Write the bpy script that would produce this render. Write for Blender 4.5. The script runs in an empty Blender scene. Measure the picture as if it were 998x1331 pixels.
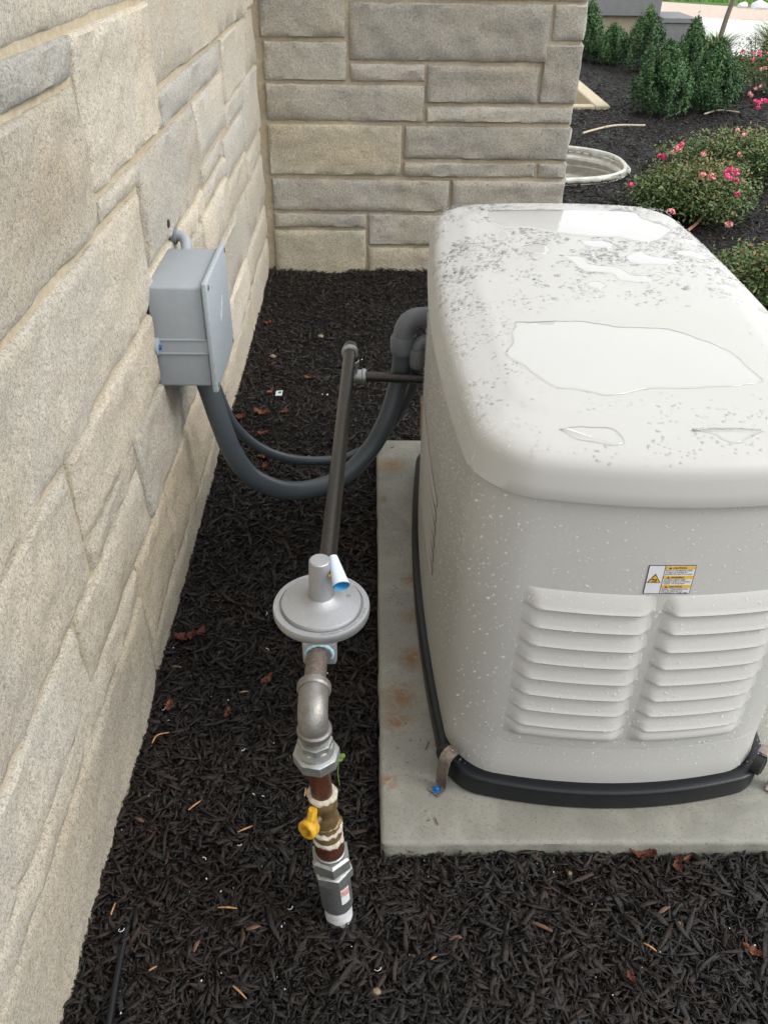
import bpy, bmesh, math, random
import numpy as np
from mathutils import Vector, Matrix, noise as mnoise
PI = math.pi
random.seed(7); RNG = np.random.default_rng(11)
SC = bpy.context.scene
COL = SC.collection

# ------------------------------------------------------------------ camera
CF, CPITCH, CYAW, CROLL, CH = 1096.8, .6224, .022, .0168, 1.4163
_rt = Vector((math.cos(CYAW), -math.sin(CYAW), 0))
_fw = Vector((math.sin(CYAW)*math.cos(CPITCH), math.cos(CYAW)*math.cos(CPITCH), -math.sin(CPITCH)))
_up = _rt.cross(_fw)
_r2 = _rt*math.cos(CROLL) + _up*math.sin(CROLL)
_u2 = -_rt*math.sin(CROLL) + _up*math.cos(CROLL)
cd = bpy.data.cameras.new('camera'); cam = bpy.data.objects.new('camera', cd); COL.objects.link(cam)
m = Matrix((_r2, _u2, -_fw)).transposed().to_4x4(); m.translation = (0, 0, CH); cam.matrix_world = m
cd.sensor_fit = 'VERTICAL'; cd.sensor_height = 24.0; cd.sensor_width = 18.0
cd.lens = 24.0*CF/1331.0; cd.clip_start = .02; cd.clip_end = 1000
SC.camera = cam

# ------------------------------------------------------------------ light
SUN_EL, SUN_AZ = math.radians(42), math.radians(108)      # azimuth clockwise from +Y
w = bpy.data.worlds.new('World'); SC.world = w; w.use_nodes = True
nt = w.node_tree; nt.nodes.clear()
wo = nt.nodes.new('ShaderNodeOutputWorld'); bg = nt.nodes.new('ShaderNodeBackground')
sky = nt.nodes.new('ShaderNodeTexSky'); sky.sky_type = 'NISHITA'; sky.sun_disc = False
sky.sun_elevation = SUN_EL; sky.sun_rotation = SUN_AZ; sky.air_density = 1.0; sky.dust_density = 3.0
hs = nt.nodes.new('ShaderNodeHueSaturation'); hs.inputs['Saturation'].default_value = .25
mx = nt.nodes.new('ShaderNodeMixRGB'); mx.inputs[0].default_value = .72
mx.inputs[2].default_value = (11.2, 11.5, 11.8, 1)                # even overcast cloud
nt.links.new(sky.outputs[0], hs.inputs['Color']); nt.links.new(hs.outputs[0], mx.inputs[1])
nt.links.new(mx.outputs[0], bg.inputs[0]); bg.inputs[1].default_value = .13
nt.links.new(bg.outputs[0], wo.inputs[0])
sl = bpy.data.lights.new('sun', 'SUN'); sun = bpy.data.objects.new('sun', sl); COL.objects.link(sun)
sl.energy = 1.15; sl.angle = math.radians(22); sl.color = (1, .965, .91)
sd = Vector((math.sin(SUN_AZ)*math.cos(SUN_EL), math.cos(SUN_AZ)*math.cos(SUN_EL), math.sin(SUN_EL)))
sun.rotation_euler = sd.to_track_quat('Z', 'Y').to_euler(); sun.location = sd*30
vs = SC.view_settings; SC.display_settings.display_device = 'sRGB'
vs.view_transform = 'Standard'; vs.look = 'None'; vs.exposure = 0.47; vs.gamma = 1.0
vs.use_curve_mapping = False

# ------------------------------------------------------------------ helpers
def proj(p):
    d = Vector(p) - Vector((0, 0, CH)); z = d.dot(_fw)
    return 499 + CF*d.dot(_r2)/z, 665.5 - CF*d.dot(_u2)/z
def ground_pt(px, py, z=0.0):
    d = _fw + _r2*((px-499)/CF) + _u2*((665.5-py)/CF)
    t = (z-CH)/d.z; return Vector((0, 0, CH)) + d*t
def link(o, parent=None):
    COL.objects.link(o)
    if parent: o.parent = parent
    return o
def tag(o, label=None, cat=None, group=None, kind=None):
    if label: o['label'] = label
    if cat: o['category'] = cat
    if group: o['group'] = group
    if kind: o['kind'] = kind
    return o
def empty(name, loc, label, cat, group=None):
    o = bpy.data.objects.new(name, None); o.location = loc; o.empty_display_size = .05
    COL.objects.link(o); return tag(o, label, cat, group)
def origin(o):
    l = Vector((0, 0, 0)); p = o
    while p: l += p.location; p = p.parent
    return l
def mesh_from(name, verts, faces, mat, parent=None, smooth=True, sharp=35):
    off = origin(parent) if parent else Vector((0, 0, 0))
    me = bpy.data.meshes.new(name)
    me.from_pydata([tuple(Vector(v)-off) for v in verts], [], faces); me.update()
    fix_normals(me)
    o = bpy.data.objects.new(name, me)
    if mat: me.materials.append(mat)
    if smooth: shade(me, sharp)
    return link(o, parent)
def fix_normals(me):
    bm = bmesh.new(); bm.from_mesh(me); bmesh.ops.recalc_face_normals(bm, faces=bm.faces); bm.to_mesh(me); bm.free()
def shade(me, ang=35):
    me.polygons.foreach_set('use_smooth', [True]*len(me.polygons))
    if ang < 180: me.set_sharp_from_angle(angle=math.radians(ang))
def obj_bm(name, bm, mat, parent=None, smooth=True, sharp=35):
    off = origin(parent) if parent else Vector((0, 0, 0))
    if off.length: bmesh.ops.translate(bm, verts=bm.verts, vec=-off)
    bmesh.ops.recalc_face_normals(bm, faces=bm.faces)
    me = bpy.data.meshes.new(name); bm.to_mesh(me); bm.free()
    if mat: me.materials.append(mat)
    if smooth: shade(me, sharp)
    return link(bpy.data.objects.new(name, me), parent)
def box_bm(x0, x1, y0, y1, z0, z1, bev=0, seg=2, bm=None):
    b = bmesh.new(); bmesh.ops.create_cube(b, size=1)
    for v in b.verts:
        v.co = Vector(((x0+x1)/2+v.co.x*(x1-x0), (y0+y1)/2+v.co.y*(y1-y0), (z0+z1)/2+v.co.z*(z1-z0)))
    if bev: bmesh.ops.bevel(b, geom=b.edges[:], offset=bev, segments=seg, affect='EDGES', profile=.5)
    if bm is None: return b
    me = bpy.data.meshes.new('t'); b.to_mesh(me); b.free(); bm.from_mesh(me); bpy.data.meshes.remove(me); return bm
def frame(d):
    d = Vector(d).normalized(); a = Vector((0, 0, 1)) if abs(d.z) < .9 else Vector((1, 0, 0))
    x = d.cross(a).normalized(); return x, d.cross(x).normalized(), d
def lathe(bm, c, axis, prof, n=32, rot=0):
    """prof: list of (r, h) along axis from point c; closes ends"""
    x, y, d = frame(axis); c = Vector(c); rings = []
    for r, h in prof:
        rings.append([bm.verts.new(c+d*h+(x*math.cos(2*PI*k/n+rot)+y*math.sin(2*PI*k/n+rot))*r) for k in range(n)])
    for a, b in zip(rings, rings[1:]):
        for k in range(n): bm.faces.new((a[k], a[(k+1) % n], b[(k+1) % n], b[k]))
    if prof[0][0] > 1e-5: bm.faces.new(rings[0][::-1])
    if prof[-1][0] > 1e-5: bm.faces.new(rings[-1])
    return bm
def catmull(P, n=8):
    P = [Vector(p) for p in P]; Q = [P[0]*2-P[1]]+P+[P[-1]*2-P[-2]]; out = []
    for i in range(1, len(Q)-2):
        for k in range(n):
            t = k/n; a, b, c, d = Q[i-1], Q[i], Q[i+1], Q[i+2]
            out.append(.5*((2*b)+(c-a)*t+(2*a-5*b+4*c-d)*t*t+(3*b-a-3*c+d)*t**3))
    out.append(P[-1]); return out
def tube(bm, pts, r, n=16, cap=True):
    pts = [Vector(p) for p in pts]; N = len(pts)
    rad = r if callable(r) else (lambda t: r)
    t0 = (pts[1]-pts[0]).normalized(); x, y, _ = frame(t0); rings = []
    for i, p in enumerate(pts):
        t = (pts[min(i+1, N-1)]-pts[max(i-1, 0)]).normalized()
        x = (x - t*x.dot(t)).normalized(); y = t.cross(x); q = rad(i/(N-1))
        rings.append([bm.verts.new(p+(x*math.cos(2*PI*k/n)+y*math.sin(2*PI*k/n))*q) for k in range(n)])
    for a, b in zip(rings, rings[1:]):
        for k in range(n): bm.faces.new((a[k], a[(k+1) % n], b[(k+1) % n], b[k]))
    if cap: bm.faces.new(rings[0][::-1]); bm.faces.new(rings[-1])
    return bm
def fast_mesh(name, V, F, mat, attr=None, smooth=False):
    """V (n,3) float, F (m,4) int quads (or (m,3)); attr (n,) float point attribute 'shade'"""
    me = bpy.data.meshes.new(name); k = F.shape[1]
    me.vertices.add(len(V)); me.vertices.foreach_set('co', V.astype(np.float32).ravel())
    me.loops.add(F.size); me.loops.foreach_set('vertex_index', F.astype(np.int32).ravel())
    me.polygons.add(len(F)); me.polygons.foreach_set('loop_start', np.arange(0, F.size, k, dtype=np.int32))
    me.polygons.foreach_set('loop_total', np.full(len(F), k, dtype=np.int32))
    me.update(calc_edges=True)
    if attr is not None:
        a = me.attributes.new('shade', 'FLOAT', 'POINT'); a.data.foreach_set('value', attr.astype(np.float32))
    if smooth: me.polygons.foreach_set('use_smooth', [True]*len(F))
    me.materials.append(mat)
    return bpy.data.objects.new(name, me)
def nz(x, y, z=0): return mnoise.noise(Vector((x, y, z)))
def fbm(x, y, z, o=4):
    s = 0; a = 1
    for i in range(o): s += a*mnoise.noise(Vector((x, y, z))); x *= 2.03; y *= 2.03; z *= 2.03; a *= .5
    return s

# ------------------------------------------------------------------ materials
class NT:
    def __init__(s, name):
        s.m = bpy.data.materials.new(name); s.m.use_nodes = True; s.t = s.m.node_tree; s.t.nodes.clear()
        s.out = s.n('OutputMaterial'); s.b = s.n('BsdfPrincipled'); s.l(s.b.outputs[0], s.out.inputs[0])
        s.tc = s.n('TexCoord')
    def n(s, t, **k):
        o = s.t.nodes.new('ShaderNode'+t)
        for a, b in k.items(): setattr(o, a, b)
        return o
    def l(s, a, b): s.t.links.new(a, b)
    def set(s, **k):
        M = dict(col='Base Color', rough='Roughness', metal='Metallic', ior='IOR', spec='Specular IOR Level', coat='Coat Weight', coatr='Coat Roughness', trans='Transmission Weight', sss='Subsurface Weight')
        for a, b in k.items():
            i = s.b.inputs[M[a]]
            if hasattr(b, 'links'): s.l(b, i)
            else: i.default_value = (*b, 1) if isinstance(b, tuple) and len(b) == 3 else b
        return s
    def noise(s, scale, detail=4, rough=.55, vec=None, dist=0):
        o = s.n('TexNoise'); o.inputs['Scale'].default_value = scale; o.inputs['Detail'].default_value = detail
        o.inputs['Roughness'].default_value = rough; o.inputs['Distortion'].default_value = dist
        s.l(vec or s.tc.outputs['Object'], o.inputs['Vector']); return o.outputs['Fac']
    def vor(s, scale, feat='F1', vec=None):
        o = s.n('TexVoronoi', feature=feat); o.inputs['Scale'].default_value = scale
        s.l(vec or s.tc.outputs['Object'], o.inputs['Vector']); return o
    def map(s, sc=(1, 1, 1), loc=(0, 0, 0)):
        o = s.n('Mapping'); o.inputs['Scale'].default_value = sc; o.inputs['Location'].default_value = loc
        s.l(s.tc.outputs['Object'], o.inputs[0]); return o.outputs[0]
    def rng(s, v, a, b, c=0, d=1):
        o = s.n('MapRange'); s.l(v, o.inputs[0]); o.inputs[1].default_value = a; o.inputs[2].default_value = b
        o.inputs[3].default_value = c; o.inputs[4].default_value = d; return o.outputs[0]
    def mix(s, f, a, b, mode='MIX'):
        o = s.n('MixRGB', blend_type=mode)
        for i, v in zip(o.inputs, (f, a, b)):
            if hasattr(v, 'links'): s.l(v, i)
            elif isinstance(v, tuple): i.default_value = (*v, 1) if len(v) == 3 else v
            else: i.default_value = v if i.type == 'VALUE' else (v, v, v, 1)
        return o.outputs[0]
    def math(s, op, a, b=0):
        o = s.n('Math', operation=op)
        for i, v in zip(o.inputs, (a, b)):
            if hasattr(v, 'links'): s.l(v, i)
            else: i.default_value = v
        return o.outputs[0]
    def bump(s, h, st=.5, dist=.01, prev=None):
        o = s.n('Bump'); o.inputs['Strength'].default_value = st; o.inputs['Distance'].default_value = dist
        s.l(h, o.inputs['Height'])
        if prev: s.l(prev, o.inputs['Normal'])
        s.l(o.outputs[0], s.b.inputs['Normal']); return o.outputs[0]
    def attr(s, name='shade'):
        o = s.n('Attribute'); o.attribute_name = name; return o.outputs['Fac']

def mat_stone():
    s = NT('split_face_limestone')
    oi = s.n('ObjectInfo')
    big = s.noise(5, 3); mid = s.noise(34, 6, .7); fine = s.noise(120, 9, .82); grain = s.noise(330, 5, .8)
    c = s.mix(s.rng(big, .35, .68), (.62, .57, .48), (.55, .54, .51))
    c = s.mix(s.rng(mid, .3, .72), c, s.mix(.45, c, (.76, .73, .67)))
    yel = s.rng(s.noise(3.2, 4, .6, s.map((1, 1, 1), (4, 2, 9))), .56, .72)
    c = s.mix(s.math('MULTIPLY', yel, .36), c, (.50, .38, .22))
    c = s.mix(s.rng(fine, .41, .52, .62, 0), c, (.27, .245, .205))
    c = s.mix(s.rng(grain, .52, .60, 0, .6), c, (.80, .78, .72)); c = s.mix(s.rng(grain, .47, .41, 0, .6), c, (.20, .18, .15))
    c = s.mix(1.0, c, oi.outputs['Color'], 'MULTIPLY')
    s.set(col=c, rough=.85, spec=.25)
    p = s.bump(mid, .6, .012); p = s.bump(fine, .9, .006, p); s.bump(grain, .6, .002, p)
    return s.m
def mat_mortar():
    s = NT('tan_mortar'); n = s.noise(60, 5); f = s.noise(500, 3)
    c = s.mix(s.rng(n, .3, .7), (.42, .35, .245), (.52, .455, .345)); c = s.mix(s.rng(f, .35, .5, .4, 0), c, (.25, .2, .14))
    s.set(col=c, rough=.95, spec=.15); p = s.bump(n, .5, .006); s.bump(f, .5, .002, p); return s.m
def mat_mulch():
    s = NT('dark_mulch_chip'); a = s.attr(); n = s.noise(90, 4, .6, s.map((1, 1, 1)))
    c = s.mix(s.rng(a, 0, .75), (.0026, .0021, .0019), (.0118, .0084, .0066))
    c = s.mix(s.rng(a, .86, 1.0), c, (.036, .022, .015)); c = s.mix(s.rng(n, .4, .75, 0, .45), c, (.017, .0155, .0145))
    bz = s.noise(3.5, 4, .6); c = s.mix(s.rng(bz, .42, .62, 0, .7), c, s.mix(1.0, c, (1.5, 1.05, .72), 'MULTIPLY')); s.set(col=c, rough=s.rng(a, 0, 1, .28, .66), spec=.5); s.bump(s.noise(220, 5, .7), .8, .004); return s.m
def mat_soil(name='mulch_soil'):
    s = NT(name); n = s.noise(26, 6, .7); f = s.noise(160, 5, .7); v = s.vor(90)
    c = s.mix(s.rng(n, .3, .7), (.0035, .0028, .0024), (.010, .0072, .0055)); c = s.mix(s.rng(f, .55, .75, 0, .6), c, (.020, .015, .012))
    s.set(col=c, rough=.7, spec=.35); p = s.bump(f, .9, .012); s.bump(v.outputs[0], .5, .008, p); return s.m
def mat_enclosure():
    s = NT('bisque_enclosure_paint'); f = s.noise(700, 2); n = s.noise(3, 3)
    c = s.mix(s.rng(n, .3, .7), (.468, .463, .440), (.490, .487, .467))
    s.set(col=c, rough=.42, spec=.28); s.bump(f, .12, .0006); return s.m
def mat_concrete():
    s = NT('pad_concrete'); n = s.noise(9, 5, .6); f = s.noise(170, 5, .7); t = s.noise(2.3, 4, .6)
    c = s.mix(s.rng(n, .3, .7), (.225, .220, .190), (.310, .305, .270)); c = s.mix(s.rng(t, .35, .65, 0, .5), c, (.29, .28, .23))
    c = s.mix(s.rng(f, .34, .46, .55, 0), c, (.13, .125, .105))
    wet = s.rng(s.noise(5.5, 5, .65, dist=.8), .44, .56); c = s.mix(s.math('MULTIPLY', wet, .42), c, (.155, .155, .13)); pv = s.vor(130); c = s.mix(s.rng(pv.outputs[0], .10, .22, .7, 0), c, (.10, .095, .08))
    c = s.mix(s.rng(s.noise(55, 6, .75), .60, .68, 0, .55), c, (.12, .10, .075))
    g = s.n('NewGeometry'); rust = None
    for x, y, r in [(.068, 1.235, .045), (.059, 1.165, .035), (.068, 2.152, .05), (.10, 1.488, .03), (.098, 1.35, .04), (.04, 1.02, .02), (.045, 1.97, .02), (.11, 1.62, .03)]:
        d = s.n('VectorMath', operation='DISTANCE'); s.l(g.outputs['Position'], d.inputs[0]); d.inputs[1].default_value = (x, y, .045)
        k = s.rng(d.outputs['Value'], r*.25, r*1.2, 1, 0); rust = k if rust is None else s.math('MAXIMUM', rust, k)
    k = s.math('MULTIPLY', rust, s.rng(s.noise(38, 6, .7, dist=1.2), .36, .54)); c = s.mix(s.math('MULTIPLY', k, .9), c, (.20, .10, .035))
    s.set(col=c, rough=s.rng(t, .3, .7, .42, .7), spec=.45); p = s.bump(n, .3, .004); s.bump(f, .4, .0018, p); return s.m
def simple(name, c, rough=.5, metal=0, n1=60, amt=.25, c2=None, bump=.2, bd=.002, spec=.5, coat=0):
    s = NT(name); n = s.noise(n1, 5, .6); c2 = c2 or tuple(v*.55 for v in c)
    s.set(col=s.mix(s.rng(n, .35, .7, 0, amt), c, c2), rough=rough, metal=metal, spec=spec, coat=coat)
    s.bump(s.noise(n1*4, 4), bump, bd); return s.m
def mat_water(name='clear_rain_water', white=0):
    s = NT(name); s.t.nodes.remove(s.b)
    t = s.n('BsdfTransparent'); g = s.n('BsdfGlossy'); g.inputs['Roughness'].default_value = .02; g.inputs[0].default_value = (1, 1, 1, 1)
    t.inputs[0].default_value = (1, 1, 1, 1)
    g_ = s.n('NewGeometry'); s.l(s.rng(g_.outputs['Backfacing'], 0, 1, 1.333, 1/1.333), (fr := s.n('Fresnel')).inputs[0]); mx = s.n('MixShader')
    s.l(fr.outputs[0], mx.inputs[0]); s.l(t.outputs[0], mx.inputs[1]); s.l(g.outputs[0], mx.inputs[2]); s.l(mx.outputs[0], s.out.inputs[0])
    if white:  # white diffuse paints in the bright light that drops would gather
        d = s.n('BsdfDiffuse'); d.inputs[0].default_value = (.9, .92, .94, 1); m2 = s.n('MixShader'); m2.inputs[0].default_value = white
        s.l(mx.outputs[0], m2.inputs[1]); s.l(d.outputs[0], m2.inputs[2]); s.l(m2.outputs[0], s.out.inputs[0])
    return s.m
def mat_edge(name='lens_like_rain_edge', k=.55):
    s = NT(name); s.t.nodes.remove(s.b)
    t = s.n('BsdfTransparent'); g = s.n('BsdfRefraction'); g.inputs['IOR'].default_value = 1.333; g.inputs['Roughness'].default_value = .03; gl_ = s.n('BsdfGlossy'); gl_.inputs['Roughness'].default_value = .03
    lw_ = s.n('LayerWeight'); lw_.inputs[0].default_value = .35; m1 = s.n('MixShader'); m1.inputs[0].default_value = k; m2 = s.n('MixShader')
    s.l(t.outputs[0], m1.inputs[1]); s.l(g.outputs[0], m1.inputs[2]); s.l(s.rng(lw_.outputs['Fresnel'], 0, 1, .02, .6), m2.inputs[0]); s.l(m1.outputs[0], m2.inputs[1]); s.l(gl_.outputs[0], m2.inputs[2]); s.l(m2.outputs[0], s.out.inputs[0])
    return s.m
def mat_drop():
    s = NT('rain_drop'); s.set(col=(1, 1, 1), rough=.02, ior=1.333, trans=1.0); return s.m
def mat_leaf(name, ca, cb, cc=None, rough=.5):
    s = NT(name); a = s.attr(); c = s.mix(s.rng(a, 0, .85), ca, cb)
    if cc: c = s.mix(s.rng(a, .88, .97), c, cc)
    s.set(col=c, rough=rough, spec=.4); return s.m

M = {}
M['stone'] = mat_stone(); M['mortar'] = mat_mortar(); M['mulch'] = mat_mulch(); M['soil'] = mat_soil()
M['paint'] = mat_enclosure(); M['concrete'] = mat_concrete(); M['water'] = mat_water(); M['rim'] = mat_edge(); M['drop'] = mat_edge('lid_rain_bead', .05); M['bead'] = mat_water('painted_glint_rain_bead', .24)
M['rubber'] = simple('black_base_plastic', (.006, .0075, .0095), .36, n1=40, c2=(.011, .012, .014), amt=.5, bump=.15, spec=.35)
M['dark'] = simple('dark_gap', (.02, .02, .02), .8)
M['box'] = simple('grey_box_plastic', (.285, .315, .345), .45, n1=50, c2=(.34, .36, .37), amt=.5, bump=.25, bd=.001)
M['boxlid'] = simple('grey_box_lid_plastic', (.38, .425, .46), .5, n1=140, c2=(.24, .27, .30), amt=.5, bump=.5, bd=.002)
M['conduit'] = simple('slate_conduit', (.062, .078, .09), .36, n1=30, c2=(.08, .095, .105), amt=.4, bump=.12, bd=.001)
M['elbow'] = simple('grey_pvc_elbow', (.145, .158, .170), .5, n1=30, amt=.2, bump=.2, bd=.001)
M['cast'] = simple('cast_aluminium', (.45, .455, .47), .38, .85, n1=260, c2=(.36, .36, .37), amt=.6, bump=.5, bd=.0015)
M['cast2'] = simple('weathered_cast_aluminium', (.47, .48, .50), .42, .75, n1=300, c2=(.30, .30, .30), amt=.6, bump=.5, bd=.0012)
M['galv'] = simple('galvanised_fitting', (.40, .42, .42), .42, .8, n1=90, c2=(.25, .25, .22), amt=.6, bump=.4, bd=.002)
M['elbowm'] = simple('dull_steel_elbow', (.27, .265, .258), .4, .75, n1=90, c2=(.17, .14, .11), amt=.6, bump=.4, bd=.002)
M['blackpipe'] = simple('black_iron_pipe', (.034, .031, .029), .27, .55, n1=120, c2=(.075, .058, .046), amt=.6, bump=.4, bd=.0015)
M['nipple'] = simple('rust_flecked_nipple', (.23, .20, .18), .4, .6, n1=200, c2=(.10, .06, .04), amt=.9, bump=.5, bd=.0015)
M['rust'] = simple('rusty_iron', (.10, .032, .016), .45, .3, n1=60, c2=(.05, .016, .009), amt=.9, bump=.5, bd=.002, coat=.3)
M['brass'] = simple('stained_brass', (.25, .175, .08), .42, .55, n1=80, c2=(.11, .07, .035), amt=.9, bump=.5, bd=.002)
M['seal'] = simple('white_pipe_dope', (.56, .53, .46), .6, n1=150, c2=(.40, .30, .18), amt=.7, bump=.8, bd=.003)
M['cyan'] = simple('pale_blue_sealant', (.36, .56, .62), .5, n1=150, bump=.8, bd=.003)
M['yellow'] = simple('yellow_handle_vinyl', (.66, .38, .02), .45, n1=90, c2=(.34, .16, .02), amt=.9)
M['white'] = simple('white_riser_plastic', (.66, .66, .70), .5, n1=60, c2=(.35, .33, .30), amt=.5)
M['tagw'] = simple('white_tag_vinyl', (.60, .68, .78), .45, n1=20, amt=.1); M['tagb'] = simple('blue_tag_vinyl', (.06, .33, .62), .45, n1=20, amt=.1)
M['red'] = simple('faded_red_print', (.50, .10, .08), .5, n1=300, c2=(.7, .6, .58), amt=.9)
M['steel'] = simple('zinc_strap', (.30, .28, .26), .4, .75, n1=70, c2=(.18, .09, .05), amt=.9, bump=.3)
M['bolt'] = simple('blue_screw', (.02, .13, .35), .35, .5, n1=80); M['foam'] = simple('tan_foam', (.34, .24, .15), .8, n1=80)
M['black'] = simple('black_print', (.02, .02, .025), .4, n1=60); M['lwhite'] = simple('label_white', (.70, .70, .74), .35, n1=60, amt=.05, bump=.02)
M['lyel'] = simple('label_yellow', (.72, .45, .05), .35, n1=60, amt=.05, bump=.02); M['dkpanel'] = simple('label_navy', (.03, .035, .06), .35)
M['deadleaf'] = simple('red_brown_dead_leaf', (.13, .033, .016), .42, n1=110, c2=(.075, .02, .012), amt=.9, bump=.9, bd=.004)
M['orangeleaf'] = simple('orange_dead_leaf', (.22, .08, .035), .5, n1=110, c2=(.14, .04, .02), amt=.9, bump=.9, bd=.004)
M['splinter'] = simple('fresh_wood_splinter', (.50, .27, .12), .55, n1=160, c2=(.30, .13, .06), amt=.8, bump=.6, bd=.002)
M['splinter2'] = simple('brown_wood_chip', (.16, .085, .05), .55, n1=160, c2=(.07, .035, .02), amt=.8, bump=.6, bd=.002)
M['pebble'] = simple('tan_pebble', (.22, .155, .09), .5, n1=110, c2=(.2, .14, .09), amt=.8, bump=.5)
M['whitebit'] = simple('white_scrap', (.62, .66, .68), .5, n1=60, amt=.1)
M['greenprint'] = simple('green_print', (.02, .20, .12), .5)
M['sprout'] = simple('sprout_green', (.16, .26, .05), .5, n1=60)
M['wellmetal'] = simple('painted_corrugated_steel', (.64, .64, .60), .3, .45, n1=22, c2=(.30, .25, .16), amt=.6, bump=.2)
M['curb'] = simple('cream_limestone_curb', (.62, .54, .40), .85, n1=40, c2=(.46, .38, .25), amt=.7, bump=.8, bd=.01)
M['gravel'] = simple('well_gravel', (.30, .27, .22), .8, n1=40, bump=1, bd=.03)
M['cap'] = simple('grey_limestone_cap', (.22, .225, .225), .8, n1=20, c2=(.17, .17, .17), amt=.7, bump=.3, bd=.003)
M['pave'] = simple('pale_concrete_paving', (.62, .62, .60), .8, n1=4, c2=(.52, .52, .50), amt=.7, bump=.2)
M['brickpave'] = simple('pinkish_paver', (.50, .40, .33), .85, n1=9, c2=(.40, .31, .26), amt=.8)
M['lawn'] = simple('lawn_green', (.09, .20, .03), .8, n1=14, c2=(.05, .12, .02), amt=.8, bump=1, bd=.05)
M['bark'] = simple('young_tree_bark', (.16, .12, .09), .8, n1=60, bump=.8, bd=.01)
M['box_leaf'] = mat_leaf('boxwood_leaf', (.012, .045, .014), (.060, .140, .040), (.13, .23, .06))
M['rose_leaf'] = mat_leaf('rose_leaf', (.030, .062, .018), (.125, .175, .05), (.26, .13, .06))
M['grass_leaf'] = mat_leaf('ornamental_grass_blade', (.08, .13, .06), (.24, .30, .14), (.45, .42, .26))
M['tree_leaf'] = mat_leaf('young_tree_leaf', (.04, .09, .02), (.14, .22, .05))
M['petal'] = mat_leaf('hot_pink_petal', (.62, .03, .13), (.85, .14, .30)); M['petal2'] = mat_leaf('faded_pink_petal', (.72, .20, .22), (.85, .48, .42))

# ================================================================== THE SETTING: ground
def gz(x, y):
    h = .013*fbm(x*3.1, y*3.1, .3, 3) + .007*nz(x*14, y*14, 2)
    if x < .9 and y < 3.95:
        h = h*(1-.8*math.exp(-abs(x+.47)/.06)) + .004*math.exp(-abs(x+.47)/.05)          # heaped a little against the wall
        if y > 3.3: h += .03*(y-3.3)*0.6
    return h
def axis(a, b, step): return list(np.arange(a, b-1e-6, step))
WELL = (.86, 1.84, 5.35, 6.60); AREA = (.86, 2.00, 8.10, 9.30)
xs = sorted(set([-150, -40, -10, -2] + axis(-1, .86, .04) + axis(.86, 1.84, .098) + [1.84, 2.0] + axis(2.2, 5, .2) + [6, 10, 25, 60, 150]))
ys = sorted(set([-150, -30, -6, -1, 0, .3] + axis(.4, 4, .04) + axis(4, 5.35, .15) + axis(5.35, 6.6, .125) + [6.6, 7, 7.4, 7.8, 8.1, 8.5, 8.9, 9.3, 10, 11, 13, 16, 22, 40, 80, 150]))
xs = [x for i, x in enumerate(xs) if i == 0 or x-xs[i-1] > 1e-4]; ys = [y for i, y in enumerate(ys) if i == 0 or y-ys[i-1] > 1e-4]
V = []; F = []
for y in ys:
    for x in xs: V.append((x, y, gz(x, y) if (-.6 < x < 1.4 and .2 < y < 4.3) else 0.0))
nx = len(xs)
def in_hole(x, y): return any(a < x < b and c < y < d for a, b, c, d in (WELL, AREA))
for j in range(len(ys)-1):
    for i in range(nx-1):
        if in_hole((xs[i]+xs[i+1])/2, (ys[j]+ys[j+1])/2): continue
        a = j*nx+i; F.append((a, a+1, a+nx+1, a+nx))
tag(mesh_from('mulch_bed', V, F, M['soil'], sharp=180), kind='structure')
# U-shaped outline of the corrugated window well and the ring of soil around it
def well_outline(off=0, n=40):
    P = []
    for k in range(n+1):
        t = -PI/2 + PI*k/n; c, s_ = math.cos(t), math.sin(t)
        P.append((.875 + (.83+off)*abs(c)**.62, 5.99 + (.48+off)*math.copysign(abs(s_)**.86, s_)))
    return P
WO = well_outline(.012); V = []; F = []
for (x, y) in WO:
    cx, cy = .875, 5.99; dx, dy = x-cx, y-cy
    t = min((1.84-cx)/dx if dx > 1e-6 else 1e9, ((6.60 if dy > 0 else 5.35)-cy)/dy if abs(dy) > 1e-6 else 1e9)
    V += [(x, y, 0.0), (cx+dx*t, cy+dy*t, 0.0)]
# corners of the rectangle need their own fill so the ring reaches them
for k in range(len(WO)-1): F.append((2*k, 2*k+1, 2*k+3, 2*k+2))
def corner_fill(cxn, cyn):
    best = [k for k in range(len(WO)-1) if (abs(V[2*k+1][0]-cxn) < 1e-4) != (abs(V[2*k+3][0]-cxn) < 1e-4) and abs(V[2*k+1][1]-cyn) < .6 and abs(V[2*k+3][1]-cyn) < .6]
    for k in best[:1]:
        V.append((cxn, cyn, 0)); F.append((2*k+1, len(V)-1, 2*k+3))
corner_fill(1.84, 5.35); corner_fill(1.84, 6.60)
tag(mesh_from('soil_around_well', V, F, M['soil']), kind='structure')

def sheet(name, pts, z, mat):
    o = mesh_from(name, [(x, y, z) for x, y in pts], [tuple(range(len(pts)))], mat, smooth=False)
    return tag(o, kind='structure')
sheet('concrete_path', [(3.93, 11.9), (5.0, 10.9), (16, 8.0), (26, 9.5), (26, 12.6), (6.0, 15.6), (4.2, 16.7), (3.4, 18.4), (2.0, 18.4), (2.0, 13.2), (3.93, 13.2)], .008, M['pave'])
sheet('brick_pavement', [(3.4, 18.42), (4.2, 16.72), (6.0, 15.62), (26, 12.62), (26, 16.6), (7.2, 17.6), (5.4, 18.9), (2.0, 19.2), (2.0, 18.42)], .008, M['brickpave'])
sheet('lawn', [(-150, 19.5), (2, 19.22), (5.4, 18.92), (7.2, 17.62), (26, 16.62), (150, 12), (150, 200), (-150, 200)], .010, M['lawn'])
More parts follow.
